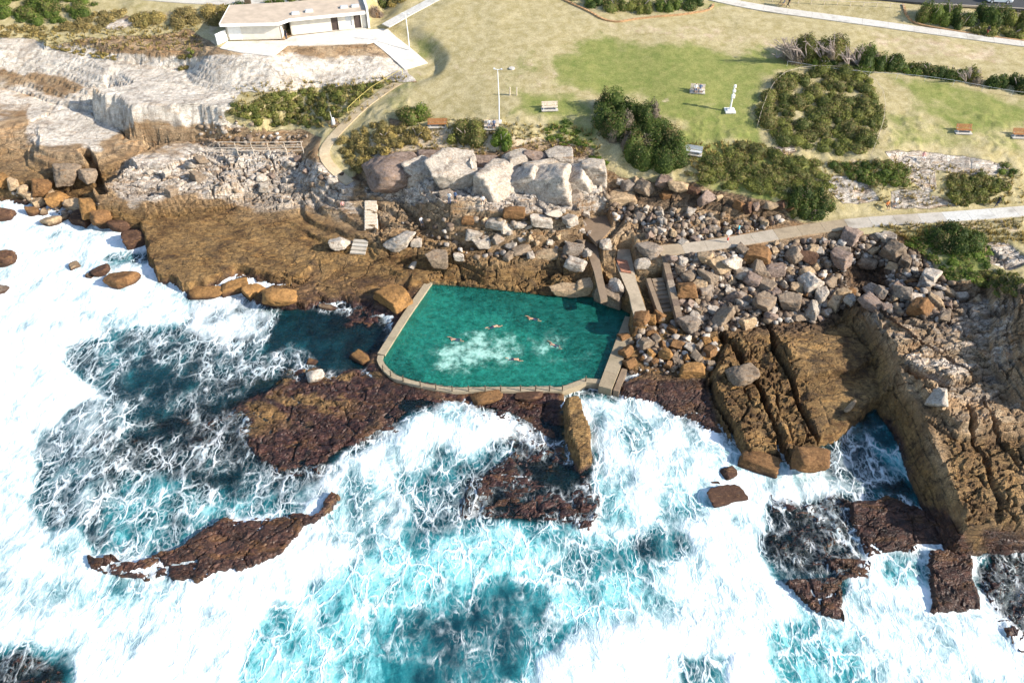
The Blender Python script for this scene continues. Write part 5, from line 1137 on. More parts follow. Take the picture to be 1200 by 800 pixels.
for px, py, w, h, cl, lb in [(1090, 24, 34, 3.2, 'green', 'rounded tree like shrub at the left end of the roadside bed'), (1112, 22, 32, 3.2, 'green', 'green tree like shrub second in the roadside bed'), (1128, 30, 34, 2.8, 'dark', 'dark front shrub in the roadside bed'), (1160, 24, 46, 3.6, 'dark', 'widest dark shrub in front of the parked car'), (1190, 30, 36, 3.0, 'olive', 'olive shrub near the picture edge in the roadside bed'), (1150, 36, 34, 1.2, 'olive', 'low grey green plants along the front of the roadside bed'), (1186, 40, 34, 1.2, 'olive', 'low plants nearest the path in the roadside bed'), (1222, 34, 40, 3.0, 'dark', 'dark shrub beyond the picture edge of the roadside bed')]: b(px, py, w, h, cl, lb, HU)

# grass tufts, uncountable
def tufts(name, polys, seed, label, colr, h=.35):
    rng = np.random.RandomState(seed); V = []; 
    for poly, n in polys:
        xs = [p[0] for p in poly]; ys = [p[1] for p in poly]; c = 0
        while c < n:
            px = rng.uniform(min(xs), max(xs)); py = rng.uniform(min(ys), max(ys))
            if not inpoly(px, py, poly): continue
            c += 1; q = at(px, py); s = rng.uniform(.6, 1.4)
            for k in range(7):
                a = rng.rand() * 6.28; r0 = .12 * rng.rand(); d = np.array([math.cos(a), math.sin(a), 0]); e = np.array([-d[1], d[0], 0]) * .05 * s
                b0 = np.array(q) + d * r0; tip = b0 + d * .22 * s + (0, 0, h * s * rng.uniform(.7, 1.2))
                V.append([b0 - e, b0 + e, tip + e * .4, tip - e * .4])
    V = np.array(V).reshape(-1, 3); me = np_mesh(name, V, np.arange(len(V)).reshape(-1, 4))
    tt = np.repeat(np.stack([rng.rand(len(V) // 4), rng.rand(len(V) // 4) * .9, np.zeros(len(V) // 4), np.ones(len(V) // 4)], 1), 4, 0); vattr(me, 'tint', tt)
    o = link(name, me, M_LEAF); o.color = GREEN[colr] + (1,); return tag(o, label, 'grass', kind='stuff')
tufts('grass_tufts', [([(400, 170), (520, 140), (700, 150), (706, 186), (600, 180), (430, 190)], 500), ([(1020, 266), (1200, 256), (1200, 286), (1080, 290)], 420), ([(790, 170), (880, 166), (960, 190), (880, 190), (810, 200)], 250), ([(960, 190), (1060, 188), (1200, 205), (1200, 240), (1060, 245), (970, 235)], 420), ([(20, 36), (230, 30), (240, 60), (60, 60)], 420), ([(270, 100), (480, 90), (400, 150), (280, 146)], 420)], 3, 'wild grass tufts along the cliff edge and slopes', 'tan')
# ------------------------------------------------------------------ concrete, paths
def concrete(name, a, b, stain=(.16, .13, .09), rough=.85, bump=.02):
    t = NT(name); p = t.pos(); tn = t.attr('tone').outputs['Fac']
    n1 = t.noise(p, .5, 6, .65)[0]; n2 = t.noise(p, 4, 6, .7)[0]
    c = t.mix(tn, a, b)
    c = t.mix(t.math('MULTIPLY', t.ss(.5, .72, n1), .5), c, stain)
    c = t.mix(.6, c, t.mix(1, c, t.mix(t.ss(.3, .7, n2), (.72, .71, .7), (1.22, 1.22, 1.2)), 'MULTIPLY'))
    return t.done(t.bsdf(c, rough, t.bump(n2, .5, bump), .25))
M_CONC = concrete('pale_concrete', (.40, .31, .205), (.60, .585, .545))
M_CONCP = concrete('pool_concrete', (.26, .20, .13), (.37, .305, .21), (.12, .11, .06))
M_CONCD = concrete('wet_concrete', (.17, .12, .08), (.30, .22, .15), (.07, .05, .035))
M_TRACK = concrete('sandy_track', (.46, .345, .21), (.52, .42, .28), (.30, .2, .1))
M_TERRACE = concrete('terrace_paving', (.58, .53, .46), (.68, .64, .58), (.42, .35, .27))
M_ASPH = concrete('asphalt', (.05, .05, .052), (.07, .07, .07), (.04, .04, .04))
M_WHITE = simple_mat('white_paint', (.78, .76, .71), .6, .06, 2)
M_CREAM = simple_mat('cream_render', (.70, .64, .54), .8, .08, 1.2, .01)
M_ROOFT = simple_mat('tan_roof', (.50, .40, .30), .8, .12, .6)
M_DARKW = simple_mat('dark_door', (.07, .05, .042), .6, .2)
M_PINE = simple_mat('weathered_timber', (.60, .50, .39), .8, .2, 5)
M_WOOD = simple_mat('orange_timber', (.33, .15, .055), .7, .25, 6)
M_GREYM = simple_mat('grey_metal', (.55, .56, .57), .45, .1, 4, spec=.5)
M_POST = simple_mat('dark_post', (.10, .075, .05), .7, .3, 5)
M_YEL = simple_mat('yellow_paint', (.62, .50, .14), .6, .1)
M_RED = simple_mat('red_paint', (.55, .07, .04), .5, .1)
M_EDGE = simple_mat('orange_edging', (.42, .25, .125), .9, .3, 2)
M_BLUE = simple_mat('blue_paint', (.16, .26, .42), .6, .1)
def resample(pts, step):
    P = [Vector(p) for p in pts]; L = [0]
    for i in range(1, len(P)): L.append(L[-1] + (P[i] - P[i - 1]).length)
    n = max(1, round(L[-1] / step)); out = []
    for k in range(n + 1):
        s = L[-1] * k / n; i = max(0, min(len(P) - 2, sum(1 for l in L[1:] if l < s)))
        out.append(P[i].lerp(P[i + 1], (s - L[i]) / max(1e-6, L[i + 1] - L[i])))
    for _ in range(2):
        out = [out[0]] + [out[i - 1] * .25 + out[i] * .5 + out[i + 1] * .25 for i in range(1, len(out) - 1)] + [out[-1]]
    return out
def ribbon(name, pts, hw, mat, step=3.0, thick=.16, gap=.03, tone=None, lift=.03, sub=1, hw2=None, smoothit=True):
    C_ = resample(pts, step / sub) if smoothit else [Vector(p) for p in pts]
    hw2 = hw2 or hw; mb = MB(); tones = []; rng = random.Random(len(name))
    N = []
    for i in range(len(C_)):
        d = (C_[min(i + 1, len(C_) - 1)] - C_[max(i - 1, 0)]); d.z = 0; d.normalize(); N.append(Vector((-d.y, d.x, 0)))
    tv = .5
    for i in range(len(C_) - 1):
        a, b = C_[i], C_[i + 1]; d = (b - a).normalized(); g = gap if (i + 1) % sub == 0 else 0
        ha = hw + (hw2 - hw) * i / (len(C_) - 1); hb = hw + (hw2 - hw) * (i + 1) / (len(C_) - 1); b2 = b - d * g
        l = Vector((0, 0, lift)); poly = [a + N[i] * ha + l, a - N[i] * ha + l, b2 - N[i + 1] * hb + l, b2 + N[i + 1] * hb + l]
        mb.prism([tuple(v) for v in poly], 0, thick)
        if i % sub == 0: tv = tone(i / (len(C_) - 1), rng) if tone else rng.uniform(.2, .8)
        tones += [tv] * 8
    me = bpy.data.meshes.new(name); me.from_pydata(mb.v, [], mb.f)
    bm = bmesh.new(); bm.from_mesh(me); bmesh.ops.recalc_face_normals(bm, faces=bm.faces); bm.to_mesh(me); bm.free(); me.update()
    vattr(me, 'tone', np.array(tones), 'FLOAT')
    return link(name, me, mat)
tag(ribbon('path', PW['coast'], 1.15, M_CONC, 3.4, tone=lambda s, r: min(1, max(0, (.95 if s < .38 else .55 if s < .6 else .15) + r.uniform(-.2, .15)))), kind='structure')
tag(ribbon('path', PW['top'], 1.35, M_CONC, 4, tone=lambda s, r: r.uniform(.7, .85)), kind='structure')
tag(ribbon('path', PW['shed'], 1.0, M_CONC, 4, tone=lambda s, r: r.uniform(.8, 1)), kind='structure')
tag(ribbon('path', PW['back'], 1.6, M_CONC, 4, tone=lambda s, r: r.uniform(.6, .8)), kind='structure')
tag(ribbon('path', PW['slope'], 2.2, M_TERRACE, 2.5, tone=lambda s, r: r.uniform(.2, .5)), kind='structure')
tag(ribbon('path', PW['track'], .8, M_TRACK, 1.2, gap=0), kind='structure')
def slab(name, poly, z, thick, mat, tone=.5, kind='structure'):
    mb = MB(); mb.prism([(x, y, z) for x, y in poly], 0, thick); o = mb.build(name, mat)
    vattr(o.data, 'tone', np.full(len(o.data.vertices), tone), 'FLOAT'); return tag(o, kind=kind)
slab('terrace', tw, TZ, .5, M_TERRACE, .6)
slab('terrace', [W(px, py, TZ + .25) for px, py in [(345, 41), (431, 32.5), (452, 30), (462, 40), (430, 49), (350, 52)]], TZ + .02, .3, M_TERRACE, .8)
0 and slab('terrace', [W(px, py, TZ - .8) for px, py in [(380, 53), (410, 50), (474, 72), (440, 72)]], TZ - .9, .5, M_TERRACE, .2)
for nm, poly, z in SLABS:
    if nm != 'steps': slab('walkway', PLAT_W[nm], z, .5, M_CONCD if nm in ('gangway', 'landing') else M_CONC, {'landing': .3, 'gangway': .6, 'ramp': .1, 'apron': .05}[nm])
mb = MB(); mb.prism([(*W(px, py, 3.34), 3.34) for px, py in [(722, 303), (735, 305), (740, 320), (728, 318)]], 0, .1)
ro = mb.build('painted_patch', simple_mat('faded_red_paint', (.38, .17, .10), .85, .3, 3)); tag(ro, kind='structure')
road_pts = [(*W(px, py, 19.3), 19.3) for px, py in [(900, -18), (1000, -10), (1090, -3), (1200, 3), (1330, 10)]]
tag(ribbon('road', road_pts, 3.6, M_ASPH, 12, thick=.3, gap=0, lift=.1), kind='structure')
kpts = [(p[0], p[1], p[2]) for p in [(*W(px, py, 19.3), 19.42) for px, py in [(1090, 5), (1200, 11), (1330, 18)]]]
tag(ribbon('kerb', kpts, .12, M_CONC, 4, thick=.3, gap=.02), kind='structure')

# ------------------------------------------------------------------ pool walls
def wl(pts, z): return [(*W(px, py, z), z) for px, py in pts]
WALL_L = wl([(503, 330), (475, 370), (446.5, 415)], 1.05)
WALL_F = wl([(446, 416), (445, 421), (447.5, 427), (453, 433.5), (459, 439), (466, 443), (480, 447), (493, 450.5), (511, 454), (530, 456.5), (549, 456), (567, 455.7), (590, 455.6), (612, 455.6), (635, 455.7), (658.5, 455.7), (672, 450.5), (686.5, 445.2), (706, 446.8)], 1.05)
o = ribbon('pool_wall', WALL_L, .5, M_CONCP, 4, thick=2.6, gap=.015, lift=.004, smoothit=False, tone=lambda s, r: r.uniform(.6, .95)); tag(o, 'straight tan concrete wall along the left side of the pool', 'pool wall')
o = ribbon('pool_wall', WALL_F, .36, M_CONCP, 1.6, thick=2.6, gap=.0, lift=0, smoothit=False, tone=lambda s, r: r.uniform(.55, .9)); tag(o, 'curved tan concrete sea wall with posts along the pool front', 'pool wall')
o = ribbon('pool_wall', wl([(741, 372), (726, 410), (709, 454)], 1.3), .95, M_CONCP, 2.8, thick=2.8, gap=.02, lift=0, hw2=.8, tone=lambda s, r: .3 + .5 * s * r.random()); tag(o, 'wide weathered concrete wall along the right side of the pool', 'pool wall')
o = ribbon('pool_wall', wl([(732, 432), (724, 450), (722, 458)], 1.0), .35, M_CONCD, 3, thick=2.0, lift=0); tag(o, 'short brown buttress wall outside the right pool wall', 'pool wall')
fence = empty('chain_fence', Vector(WALL_F[4])); tag(fence, 'row of short dark posts with a chain along the pool front', 'chain fence')
fx = Vector(WALL_F[4]); tops = []
for px, py in [(449, 434), (458, 440.5), (472.6, 446.5), (492.7, 452.3), (511, 456), (530, 458.3), (549, 458), (568.7, 457.7), (586.8, 457.6), (610, 457.6), (627.6, 457.7), (644, 457.7), (659, 457.5), (686.4, 446.5)]:
    q = Vector((*W(px, py, 1.05), 1.05)) - fx; m = MB(); m.tube([q + Vector((0, 0, -.05)), q + Vector((0, 0, .85))], .075, .065, 8); m.tube([q + Vector((0, 0, .85)), q + Vector((0, 0, .92))], .085, .06, 8)
    m.build('post', M_POST, fence); tops.append(q + Vector((0, 0, .78)))
m = MB()
for a, b in zip(tops, tops[1:]): m.tube([a, a.lerp(b, .25) - Vector((0, 0, .12)), a.lerp(b, .5) - Vector((0, 0, .16)), a.lerp(b, .75) - Vector((0, 0, .12)), b], .018, .018, 5)
m.build('chain', M_POST, fence)
# stone wall and steps right of the pool
sw = [(*W(px, py, z), z) for px, py, z in [(779, 300, 5.1), (785, 325, 4.5), (791, 350, 3.8), (797, 374, 3.1)]]
o = ribbon('stone_wall', sw, .42, None, 1.1, thick=3.0, gap=.03, lift=0); o.data.materials.clear(); o.data.materials.append(M_RUB); tag(o, 'rough pale stone wall between the dark steps and the rubble', 'stone wall')
o = ribbon('stone_wall', [(*W(px, py, z), z) for px, py, z in [(760, 326, 3.9), (768, 350, 3.2), (777, 374, 2.6)]], .3, M_CONCD, 2, thick=2.4, lift=0); tag(o, 'low dark wall on the pool side of the steps', 'stone wall')
def stairs(name, p0, p1, n, width, mats, label, cat, side=None):
    a, b = Vector(p0), Vector(p1); root = empty(name, a); tag(root, label, cat)
    d = (b - a); dh = Vector((d.x, d.y, 0)); L = dh.length; u = dh / L; ang = math.atan2(u.y, u.x); run = L / n; rise = (a.z - b.z) / n
    for i in range(n):
        m = MB(); c = u * (run * (i + .5)) + Vector((0, 0, -rise * (i + .5) - .1)); m.box(c, (run * .94, width, .22), ang); o = m.build('tread', mats, root, bevel=.015)
        vattr(o.data, 'tone', np.full(len(o.data.vertices), .3 + .6 * random.random()), 'FLOAT')
    if side:
        nrm = Vector((-u.y, u.x, 0))
        for s in (-1, 1):
            m = MB(); m.tube([nrm * s * width * .5 + Vector((0, 0, -.25)), d + nrm * s * width * .5 + Vector((0, 0, -.25))], .12, .12, 4); m.build('stringer', side, root)
    return root
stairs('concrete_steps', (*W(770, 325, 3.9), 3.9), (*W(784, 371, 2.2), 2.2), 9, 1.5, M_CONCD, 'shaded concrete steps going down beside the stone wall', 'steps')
q1 = at(435, 238); q2 = at(435, 270); q1.z += .35; q2.z += .35
stairs('timber_steps', q1, q2, 9, 1.75, M_PINE, 'pale timber steps leading down from the track to the rock shelf', 'steps', M_PINE)
q1 = at(424, 284); q2 = at(419, 299); q1.z += .5; q2.z += .15
stairs('stone_steps', q1, q2, 4, 2.2, M_CONC, 'rough pale stone steps at the edge of the brown platform', 'steps')
m = MB(); q = at(421, 265)
# ------------------------------------------------------------------ fences and rails
def rail_fence(name, pts, hgt, mat, label, cat, rails=(1.0,), r=.05, step=2.6, postname='post', grp=None, level=False):
    P = resample(pts, step)
    if not level: P = [Vector((p.x, p.y, ground(p.x, p.y))) for p in P]
    root = empty(name, P[0]); tag(root, label, cat, grp)
    for p in P:
        m = MB(); q = p - P[0]; m.tube([q - Vector((0, 0, 1.2 if level else .2)), q + Vector((0, 0, hgt))], r, r * .9, 6); m.build(postname, mat, root)
    for k in rails:
        m = MB()
        for a, b in zip(P, P[1:]): m.tube([a - P[0] + Vector((0, 0, hgt * k)), b - P[0] + Vector((0, 0, hgt * k))], r * .8, r * .8, 6)
        m.build('rail', mat, root)
    return root
rail_fence('rail_fence', [at(258, 174), at(306, 174.5), at(354, 174)], 1.1, M_PINE, 'back row of pale timber rail fence on the rocks below the scrub', 'rail fence', (1.0, .5), .075, level=True)
rail_fence('rail_fence', [at(243, 181), at(300, 180.5), at(356, 180)], 1.1, M_PINE, 'front row of pale timber rail fence above the jointed rocks', 'rail fence', (1.0, .5), .075, level=True)
rail_fence('handrail', [at(472, 88), at(450, 98), at(428, 112), at(408, 134)], 1.0, M_YEL, 'thin yellow handrail beside the upper part of the track', 'handrail', (1.0,), .04, 3)
rail_fence('wire_fence', [at(887, 150), at(893, 125), at(913, 87), at(955, 82), at(1000, 84), at(1031, 98), at(1038, 130), at(1031, 160), at(1021, 182)], 1.0, M_PINE, 'post and wire fence around the scrub enclosure', 'wire fence', (.95,), .026, 3.4)
rail_fence('wire_fence', [at(922, 78), at(960, 86), at(1010, 92), at(1060, 92), at(1110, 98), at(1160, 110), at(1220, 118)], .9, M_GREYM, 'low post and wire fence along the front of the windswept hedge', 'wire fence', (.95,), .022, 4)
rail_fence('post_fence', [at(905, 2.5), at(960, 6), at(1010, 8), at(1058, 11)], .8, M_PINE, 'row of low pale posts between the lawn and the road verge', 'post fence', (.9,), .05, 2.2)
def edging(name, pts, label):
    P = resample([at(*p) for p in pts], .8); P = [Vector((p.x, p.y, ground(p.x, p.y))) for p in P]
    m = MB()
    for a, b in zip(P, P[1:]):
        c = (a + b) / 2; d = b - a; m.box(c + Vector((0, 0, .08)), (d.length * 1.02, .34, .28), math.atan2(d.y, d.x))
    tag(m.build(name, M_EDGE), label, 'edging')
edging('garden_edging', [(655, -2), (690, 14), (706, 24), (722, 27), (745, 23), (800, 18), (834, 12), (836, 6)], 'orange border around the planted bed at the top of the lawn')
edging('garden_edging', [(1058, 6), (1060, 18), (1072, 29), (1110, 36), (1160, 44), (1225, 52)], 'orange border around the roadside planted bed')
# ------------------------------------------------------------------ building
a0 = Vector((*W(267.5, 47.5, TZ), TZ)); a1 = Vector((*W(331, 46, TZ), TZ)); b0 = Vector((*W(342, 41.5, TZ), TZ)); b1 = Vector((*W(431, 32.5, TZ), TZ))
bld = empty('amenities_building', a0); tag(bld, 'long low cream building with a flat tan roof on the headland terrace', 'building')
def rel3(v): return Vector(v) - a0
def wall_open(name, p, q, h, th, ops, mat=None):
    u = (q - p); L = u.length; u = u / L; ang = math.atan2(u.y, u.x); nrm = Vector((-u.y, u.x, 0)); m = MB(); s = 0
    def bx(s0, s1, z0, z1):
        if s1 - s0 > .01 and z1 - z0 > .01: m.box(rel3(p + u * ((s0 + s1) / 2) + nrm * (th / 2)) + Vector((0, 0, (z0 + z1) / 2)), (s1 - s0, th, z1 - z0), ang)
    for s0, s1, z0, z1 in ops:
        s0, s1 = s0 * L, s1 * L; bx(s, s0, 0, h); bx(s0, s1, 0, z0); bx(s0, s1, z1, h); s = s1
    bx(s, L, 0, h); m.build(name, mat or M_CREAM, bld); return u, nrm, ang, L
HW_ = 2.95
uA, nA, angA, LA = wall_open('wall', a0, a1, HW_, .25, [(.30, .55, 2.35, 2.65), (.58, .96, 2.35, 2.65)])
uB, nB, angB, LB = wall_open('wall', b0, b1, HW_, .25, [(.05, .40, 2.35, 2.65), (.53, .62, .05, 2.3), (.72, .80, .6, 2.4), (.83, .92, .05, 2.4)])
dep = 7.2
wall_open('wall', a0 + nA * dep, a0, HW_, .25, []); wall_open('wall', b1, b1 + nB * dep, HW_, .25, [])
wall_open('wall', a1, a1 + nA * dep * .7, HW_, .2, []); wall_open('wall', b0 + nB * dep * .6, b0, HW_, .2, [])
wall_open('wall', (a1 + b0) / 2 + nA * dep, a0 + nA * dep, HW_, .25, []); wall_open('wall', b1 + nB * dep, (a1 + b0) / 2 + nA * dep, HW_, .25, [])
def panel(name, p, u, ang, nrm, s0, s1, z0, z1, off, th, mat):
    m = MB(); m.box(rel3(p + u * ((s0 + s1) / 2) + nrm * off) + Vector((0, 0, (z0 + z1) / 2)), (s1 - s0, th, z1 - z0), ang); return m.build(name, mat, bld, bevel=.01)
M_GLASSD = simple_mat('dark_window', (.03, .035, .04), .2, .2, spec=.5)
for s0, s1 in ((.30, .55), (.58, .96)): panel('window', a0, uA, angA, nA, LA * s0, LA * s1, 2.35, 2.65, .18, .05, M_GLASSD)
panel('door', a0, uA, angA, nA, .35, LA * .27, .05, 2.5, -.03, .05, M_WHITE)
panel('window', b0, uB, angB, nB, LB * .05, LB * .40, 2.35, 2.65, .18, .05, M_GLASSD)
panel('door', b0, uB, angB, nB, LB * .53, LB * .62, .05, 2.3, .2, .05, M_DARKW)
panel('window', b0, uB, angB, nB, LB * .72, LB * .80, .6, 2.4, .16, .05, M_GREYM)
panel('door', b0, uB, angB, nB, LB * .83, LB * .92, .05, 2.4, .2, .05, M_DARKW)
RZ = TZ + 3.1
def hz(v): return Vector((v.x, v.y, RZ))
rp = [hz(a0 - nA * .9 - uA * .5), hz(a1 - nA * .9), hz(b0 - nB * .9), hz(b1 - nB * .9 - uB * .2), hz(b1 + nB * (dep + .4) - uB * .2), hz((a1 + b0) / 2 + nA * (dep + .4)), hz(a0 + nA * (dep + .4) - uA * .5)]
m = MB(); m.prism([tuple(rel3(v)) for v in rp], 0, .16); roof = m.build('roof', M_ROOFT, bld)
m = MB()
for i in range(3):
    u = (rp[i + 1] - rp[i]).normalized(); c = (rp[i] + rp[i + 1]) / 2; m.box(rel3(c) + Vector((u.y * .06, -u.x * .06, -.2)), ((rp[i + 1] - rp[i]).length + .05, .1, .48), math.atan2(u.y, u.x))
u = (rp[0] - rp[6]).normalized(); c = (rp[0] + rp[6]) / 2; m.box(rel3(c) + Vector((-.06, -.03, -.2)), ((rp[0] - rp[6]).length, .1, .48), math.atan2(u.y, u.x))
m.build('fascia', M_WHITE, bld)
for px, py in [(346, 14.5), (362, 11.8), (403, 7.2), (416, 6)]:
    v = rel3(Vector((*W(px, py, RZ + .3), RZ + .12))); m = MB(); m.box(v, (1.3, .9, .3), angB); m.box(v + Vector((0, 0, .17)), (1.1, .7, .06), angB); m.build('skylight', M_GREYM, roof)
endw = MB(); pw = Vector((*W(432.5, 32.5, TZ), TZ)); endw.box(rel3(pw + nB * 3.6) + Vector((0, 0, 1.8)), (.35, 8.2, 3.6), angB); endw.build('end_wall', M_WHITE, bld)
m = MB(); w0 = Vector((*W(255, 53, TZ), TZ)); w1 = Vector((*W(266.5, 47.5, TZ), TZ)); ww = (w1 - w0)
m.box((w0 + w1) / 2 + Vector((0, 0, .85)), (ww.length, .2, 1.7), math.atan2(ww.y, ww.x)); m.box((w0 + w1) / 2 + Vector((0, 0, 1.72)), (ww.length + .1, .28, .08), math.atan2(ww.y, ww.x)); tag(m.build('screen_wall', M_WHITE), 'short white screen wall at the left end of the building', 'wall')
# ------------------------------------------------------------------ poles, signs, benches
def height_to(q, py):
    h = .5
    while h < 30 and proj(q.x, q.y, q.z + h)[1] > py: h += .05
    return h
def lamp(px, py, top, label):
    q = at(px, py); h = height_to(q, top); r = empty('lamp_pole', q); tag(r, label, 'lamp pole')
    m = MB(); m.tube([(0, 0, -.3), (0, 0, h * .5), (-.15, 0, h)], .11, .065, 10); m.build('pole', M_WHITE, r)
    m = MB(); m.tube([(-.7, .1, h), (.5, -.1, h)], .05, .05, 6); arm = m.build('cross_arm', M_WHITE, r)
    for s in (-.62, .42):
        m = MB(); m.box((s, .1 * (-1 if s > 0 else 1), h + .1), (.24, .22, .1), 0, .4); m.build('lamp_head', M_GREYM, arm)
    m = MB(); m.box((0, 0, .12), (.7, .7, .3)); m.build('base', M_WHITE, r)
lamp(585, 144, 82, 'tall white lamp pole at the seaward edge of the lawn'); lamp(480, 61, 17, 'white lamp pole beside the footpath near the building')
q = at(855, 131); r = empty('beach_post', q); tag(r, 'white post with box fittings on a square white base on the lawn', 'post'); h = height_to(q, 100)
m = MB(); m.box((0, 0, .12), (1.5, 1.5, .26)); m.box((0, 0, .32), (.9, .9, .16)); m.build('base', M_WHITE, r, bevel=.02)
m = MB(); m.tube([(0, 0, .3), (0, 0, h)], .14, .11, 10); m.build('pole', M_WHITE, r)
for z, d in ((h * .58, (.5, .42, .6)), (h * .78, (.42, .42, .4)), (h * .95, (.36, .3, .5))): m = MB(); m.box((.08, 0, z), d); m.build('fitting', M_WHITE, r, bevel=.05)
M_PAD = simple_mat('bench_pad', (.5, .46, .4), .85, .15)
def bench(px, py, w, rz, wood, label, grp=None):
    q = at(px, py); r = empty('bench', q, R(rz)); tag(r, label, 'bench', grp)
    m = MB(); m.box((0, -.12, .03), (w + .1, 1.15, .12)); m.build('pad', M_PAD, r)
    mt = {'orange': M_WOOD, 'pale': M_PINE, 'metal': M_GREYM}[wood]
    m = MB()
    for k in range(4): m.box((0, -.42 + k * .15, .50), (w, .13, .05))
    m.build('seat', mt, r)
    m = MB()
    for k in range(4): m.box((0, .17 + k * .045, .64 + k * .14), (w, .05, .12), 0, -.3)
    m.build('backrest', mt, r)
    for s in (-1, 1):
        m = MB(); m.box((s * w * .38, -.12, .26), (.12, .5, .42)); m.box((s * w * .38, .2, .6), (.1, .08, .9), 0, -.3); m.build('leg', M_GREYM, r)
    return q
BG = 'benches on the lawn facing the sea'
bench(644, 128, 2.4, 4, 'pale', 'pale pinkish bench left of the tall thicket', BG); bench(812, 180, 2.5, -18, 'metal', 'silver bench at the right end of the thicket', BG); bench(1128, 155, 2.2, -3, 'orange', 'orange timber bench on a white pad right of the enclosure', BG); bench(1195, 160, 2.4, -3, 'orange', 'orange timber bench at the right edge of the lawn', BG); bench(513, 148, 3.0, 2, 'orange', 'low reddish bench between the two cliff top bushes', BG)
bench(576, 150, 2.2, 0, 'pale', 'bench with two sitters under the lamp pole', BG); bench(817, 108, 2.2, -8, 'pale', 'bench with two sitters in the middle of the lawn', BG)
for px, lb in ((597.5, 'left one of two short pale posts on the lawn'), (605.5, 'right one of two short pale posts on the lawn')):
    q = at(px, 112); m = MB(); m.tube([(q.x, q.y, q.z - .1), (q.x, q.y, q.z + 1.25)], .09, .08, 8); m.tube([(q.x, q.y, q.z + 1.25), (q.x, q.y, q.z + 1.33)], .11, .07, 8); tag(m.build('bollard', M_PINE), lb, 'post', 'pair of short posts')
q = at(600, 81); m = MB(); m.tube([(q.x, q.y, q.z - .05), (q.x, q.y, q.z + .14)], .5, .48, 20); m.tube([(q.x, q.y, q.z + .14), (q.x, q.y, q.z + .17)], .28, .26, 16); tag(m.build('drain_cover', M_PAD), 'round pale drain cover in the grass behind the lamp pole', 'drain cover')
q = at(852, 285); r = empty('signpost', q); tag(r, 'white round topped signpost with a red band on the coast path edge', 'sign')
m = MB(); m.tube([(0, 0, 0), (0, 0, 1.5)], .07, .07, 8); m.build('pole', M_WHITE, r); m = MB(); m.tube([(0, 0, .5), (0, 0, .95)], .13, .13, 8); m.build('band', M_RED, r); m = MB(); m.tube([(0, -.04, 1.75), (0, .04, 1.75)], .42, .42, 20); m.build('panel', M_WHITE, r)
q = at(391, 146); r = empty('marker_post', q); tag(r, 'small white marker with a thin spike beside the bend of the track', 'marker')
m = MB(); m.tube([(0, 0, 0), (0, 0, .25), (0, 0, .8), (0, 0, 1.1)], .34, .2, 12); m.build('body', M_WHITE, r, True); m = MB(); m.tube([(-.12, 0, .8), (-.25, 0, 2.2)], .05, .03, 6); m.build('spike', M_WHITE, r)
q = at(291, 6); m = MB(); m.box(q + Vector((0, 0, .7)), (1.1, .5, 1.4), .2); m.box(q + Vector((0, 0, 1.45)), (1.3, .7, .12), .2); tag(m.build('bin', M_POST, bevel=.04), 'dark square bin standing by the back road', 'bin')
q = at(910, 69); m = MB()
for i in range(7):
    a = random.uniform(-.5, 3.4); p1 = q + Vector((math.cos(a) * random.uniform(.8, 1.8), math.sin(a) * .8, random.uniform(.2, .9))); m.tube([q + Vector((0, 0, .1)), q.lerp(p1, .5) + Vector((0, 0, .2)), p1], .09, .03, 6)
tag(m.build('fallen_branch', M_BARK), 'bleached fallen branch on the grass left of the hedge', 'branch')
# ------------------------------------------------------------------ parked car
cq = at(1168, 5); cq.z = 19.35
car = empty('parked_car', cq, R(-6)); tag(car, 'pale silver blue hatchback parked on the road behind the shrubs', 'car')
M_CAR = simple_mat('silver_paint', (.62, .68, .72), .3, .04, 2, spec=.6); M_TYRE = simple_mat('tyre', (.02, .02, .02), .8, .1); M_LAMPW = simple_mat('clear_lens', (.8, .8, .78), .2, .02); M_LAMPR = simple_mat('red_lens', (.4, .02, .02), .3, .02)
def extr(prof, w0, w1=None):
    m = MB(); n = len(prof); w1 = w1 or [w0] * n
    vs = [(x, -w / 2, z) for (x, z), w in zip(prof, w1)] + [(x, w / 2, z) for (x, z), w in zip(prof, w1)]
    m.add(vs, [tuple(range(n)), tuple(range(2 * n - 1, n - 1, -1))] + [(i, (i + 1) % n, n + (i + 1) % n, n + i) for i in range(n)]); return m
extr([(-2.05, .3), (-2.1, .75), (-2.0, .95), (-1.0, .98), (.75, .95), (1.75, .82), (2.08, .66), (2.1, .3), (1.7, .22), (-1.7, .22)], 1.74).build('body', M_CAR, car, bevel=.07)
extr([(-1.95, .96), (-1.55, 1.40), (.1, 1.44), (1.0, .96)], 1.6, [1.66, 1.36, 1.36, 1.62]).build('window', M_GLASSD, car, bevel=.03)
extr([(-1.62, 1.41), (-1.45, 1.48), (0, 1.5), (.16, 1.44), (.1, 1.41)], 1.36).build('roof', M_CAR, car, bevel=.03)
for x in (-1.3, 1.3):
    for s in (-1, 1):
        m = MB(); m.tube([(x, s * .72, .31), (x, s * .9, .31)], .31, .31, 18); wh = m.build('wheel', M_TYRE, car, bevel=.02); m = MB(); m.tube([(x, s * .86, .31), (x, s * .915, .31)], .19, .18, 14); m.build('rim', M_GREYM, wh)
for s in (-1, 1):
    m = MB(); m.box((2.03, s * .62, .68), (.12, .34, .16)); m.build('headlight', M_LAMPW, car, bevel=.03); m = MB(); m.box((-2.06, s * .66, .84), (.1, .26, .2)); m.build('tail_light', M_LAMPR, car, bevel=.02)
